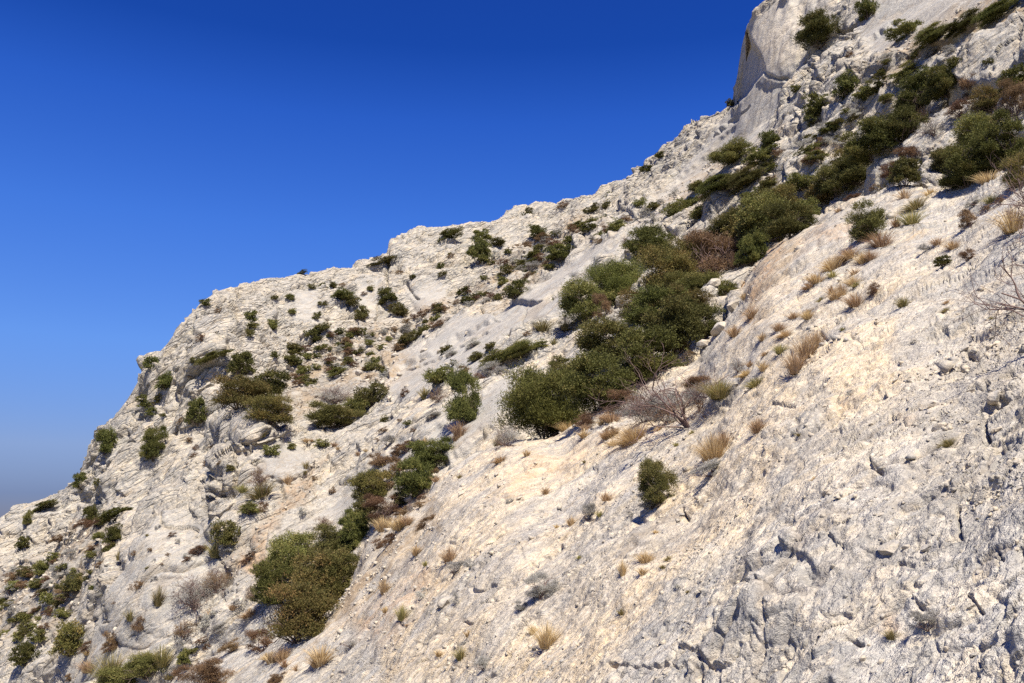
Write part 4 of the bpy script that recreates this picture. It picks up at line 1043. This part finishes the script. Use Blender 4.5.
# ------------------------------------------------------------------ loose stones
def stone_mesh(seed, sub=2):
    import bmesh
    bm = bmesh.new(); bmesh.ops.create_icosphere(bm, subdivisions=sub, radius=.5)
    V = np.array([v.co[:] for v in bm.verts]); rng = np.random.default_rng(seed)
    for _ in range(9):
        nn = sph(rng, 1)[0]; h_ = rng.uniform(.22, .40); dd = V@nn
        V = V-np.outer(np.clip(dd-h_, 0, 1), nn)
    V += .02*rng.normal(size=V.shape)
    for v, c_ in zip(bm.verts, V): v.co = c_
    me_ = bpy.data.meshes.new('stone'); bm.to_mesh(me_); bm.free(); me_.materials.append(M_STONE); return me_
SM = [stone_mesh(s) for s in range(6)]
def stone(x, y, w_, h_, label, group=None, name='loose_stone'):
    r = hillpoint(x, y)
    if r is None: return
    p, dd = r; o = bpy.data.objects.new(name, SM[random.randrange(6)]); C.objects.link(o)
    s = w_*dd/F; o.location = (p.x, p.y, p.z+.12*h_*dd/F); o.scale = (s, s*.8, max(h_*dd/F, s*.4)*1.1)
    o.rotation_euler = (random.uniform(-.4, .4), random.uniform(-.7, -.2), random.uniform(0, .8)); o['label'] = label; o['category'] = 'stone'
    if group: o['group'] = group
for x, y, w_, h_, label in [
    (447,603,22,12,'reddish flat stone lying beside a tiny dark sprig'),
    (872,375,0,0,'') ,(930,406,16,8,'white stone at the edge of the gravel on the right slab'), (938,428,20,10,'grey flat stone under the white one on the gravel'),
    (997,398,24,14,'dark-shadowed grey block among the rubble at the right'), (890,550,36,16,'dark grey boulder lying in the lower right slab'), (926,548,22,12,'smaller dark grey boulder right of the larger one'),
    (715,284,18,12,'pale block left of the orange earth gully'),(735,308,26,20,'pale cubic block at the left wall of the earth gully'),(720,330,26,18,'pale boulder below the cubic block of the earth gully'),(705,345,20,12,'pale stone touching the lower rim of the evergreen belt')]:
    if w_: stone(x, y, w_, h_, label)
rs = random.Random(5)
for _ in range(60):
    t = rs.random(); x = rs.uniform(820, 1024); y = rs.uniform(330, 680)
    stone(x, y, rs.uniform(4, 12), rs.uniform(3, 7), 'loose pale stone lying on the right side of the near slab', 'loose stones on the right side of the near slab')
for _ in range(50):
    x = rs.uniform(380, 740); y = rs.uniform(470, 680)
    stone(x, y, rs.uniform(3, 8), rs.uniform(2, 5), 'loose pale stone lying on the middle of the near slab', 'loose stones on the middle of the near slab')
for _ in range(50):
    x = rs.uniform(285, 480); y = rs.uniform(330, 400)
    stone(x, y, rs.uniform(4, 10), rs.uniform(4, 8), 'pale stone on the scree below the far cliff', 'stones on the scree below the far cliff')
for _ in range(40):
    x = rs.uniform(0, 120); y = rs.uniform(540, 640)
    stone(x, y, rs.uniform(3, 8), rs.uniform(3, 6), 'pale stone on the lower left scrub slope', 'stones on the lower left scrub slope')

# countless grit and rubble: one object
rng = np.random.default_rng(3)
gsel = np.nonzero((seg > .9) & (seg < 2.0) & (px > 330) & (px < 1100) & (qy < 720))[0]
wgt = 1.0+6*region([(940,300),(1030,300),(1030,560),(960,520),(920,440),(900,400)], soft=25, warp=2)[gsel]+2*WARM[gsel]*0+3*region([(640,470),(760,430),(740,560),(600,600)], soft=30, warp=2)[gsel]+4*SOIL[gsel]
wgt = wgt*sstep(-.1, .5, vnoise(X[gsel]/.9, Y[gsel]/.9, Z[gsel]/.9, 900)+.15)
ch = rng.choice(gsel, 3800, p=wgt/wgt.sum())
ch2s = np.nonzero((seg > 2.2) & (seg < 7) & (SOIL > .4) & (px > -20) & (px < 1040) & (py < 690))[0]
ch = np.concatenate([ch, rng.choice(ch2s, 4500)])
tet = np.array([(-.5,-.4,-.25),(.5,-.35,-.2),(.05,.5,-.25),(-.35,-.1,.3),(.3,-.2,.28),(.05,.3,.2)])
tf = np.array([(0,2,1),(3,4,5),(0,1,4),(0,4,3),(1,2,5),(1,5,4),(2,0,3),(2,3,5)])
sz = np.clip(rng.lognormal(0, .6, len(ch))*qd[ch]*.0022, .008, .5)
q = rng.normal(size=(len(ch), 4)); q /= np.linalg.norm(q, axis=1, keepdims=True); a, b, c_, e = q.T
R = np.stack([1-2*(c_*c_+e*e), 2*(b*c_-a*e), 2*(b*e+a*c_), 2*(b*c_+a*e), 1-2*(b*b+e*e), 2*(c_*e-a*b), 2*(b*e-a*c_), 2*(c_*e+a*b), 1-2*(b*b+c_*c_)], 1).reshape(-1, 3, 3)
Vg = np.einsum('nij,kj->nki', R, tet)*sz[:, None, None]*np.array([1, 1, .8])+np.stack([X2[ch], Y2[ch], Z2[ch]], 1)[:, None]+np.array([0, 0, .15])*sz[:, None, None]
Fg = (tf[None]+np.arange(len(ch))[:, None, None]*6).reshape(-1, 3)
gr = mesh_obj('gravel', Vg.reshape(-1, 3), Fg, M_STONE); gr['kind'] = 'stuff'; gr['label'] = 'loose limestone grit and rubble lying on the slope'


# ------------------------------------------------------------------ light, sky, render settings
sun_dir = Vector((.14, -.50, .855)).normalized()
sl = bpy.data.lights.new('sun', 'SUN'); sl.energy = 5.0; sl.angle = math.radians(.53); sl.color = (1, .93, .80)
so = bpy.data.objects.new('sun', sl); C.objects.link(so); so.rotation_euler = sun_dir.to_track_quat('Z', 'Y').to_euler()
w = bpy.data.worlds.new('World'); sc.world = w; w.use_nodes = True; nt = w.node_tree
bgn = nt.nodes['Background']; bgn.inputs[1].default_value = .108
sk = nt.nodes.new('ShaderNodeTexSky'); sk.sky_type = 'NISHITA'; sk.sun_disc = False
sk.sun_elevation = math.asin(sun_dir.z); sk.sun_rotation = math.atan2(sun_dir.x, sun_dir.y)
sk.altitude = 900; sk.air_density = 1.0; sk.dust_density = .3; sk.ozone_density = 3.0
tc = nt.nodes.new('ShaderNodeTexCoord'); sx = nt.nodes.new('ShaderNodeSeparateXYZ'); nt.links.new(tc.outputs['Generated'], sx.inputs[0])
# the air's own colour by height above the horizon: clear deep blue high up, a grey haze bank low down
rp = nt.nodes.new('ShaderNodeValToRGB'); nt.links.new(sx.outputs['Z'], rp.inputs[0])
SKYSTOPS = [(0.0,(.14,.15,.27)),(.031,(.155,.18,.335)),(.08,(.299,.315,.466)),(.189,(.314,.462,.763)),(.318,(.22,.44,.92)),(.43,(.125,.34,.90)),(.50,(.06,.23,.72)),(.75,(.06,.18,.65))]
rp.color_ramp.elements[0].position = SKYSTOPS[0][0]; rp.color_ramp.elements[0].color = (*SKYSTOPS[0][1], 1)
rp.color_ramp.elements[1].position = SKYSTOPS[-1][0]; rp.color_ramp.elements[1].color = (*SKYSTOPS[-1][1], 1)
for p_, c_ in SKYSTOPS[1:-1]:
    e = rp.color_ramp.elements.new(p_); e.color = (*c_, 1)
mx = nt.nodes.new('ShaderNodeMix'); mx.data_type = 'RGBA'; mx.blend_type = 'MULTIPLY'; mx.inputs[0].default_value = 1
nt.links.new(sk.outputs[0], mx.inputs[6]); nt.links.new(rp.outputs[0], mx.inputs[7]); nt.links.new(mx.outputs[2], bgn.inputs[0])
sc.view_settings.view_transform = 'Standard'; sc.view_settings.look = 'None'; sc.view_settings.exposure = .80; sc.view_settings.gamma = 1
sc.cycles.use_denoising = False; sc.cycles.max_bounces = 5; sc.cycles.diffuse_bounces = 3; sc.cycles.transparent_max_bounces = 4
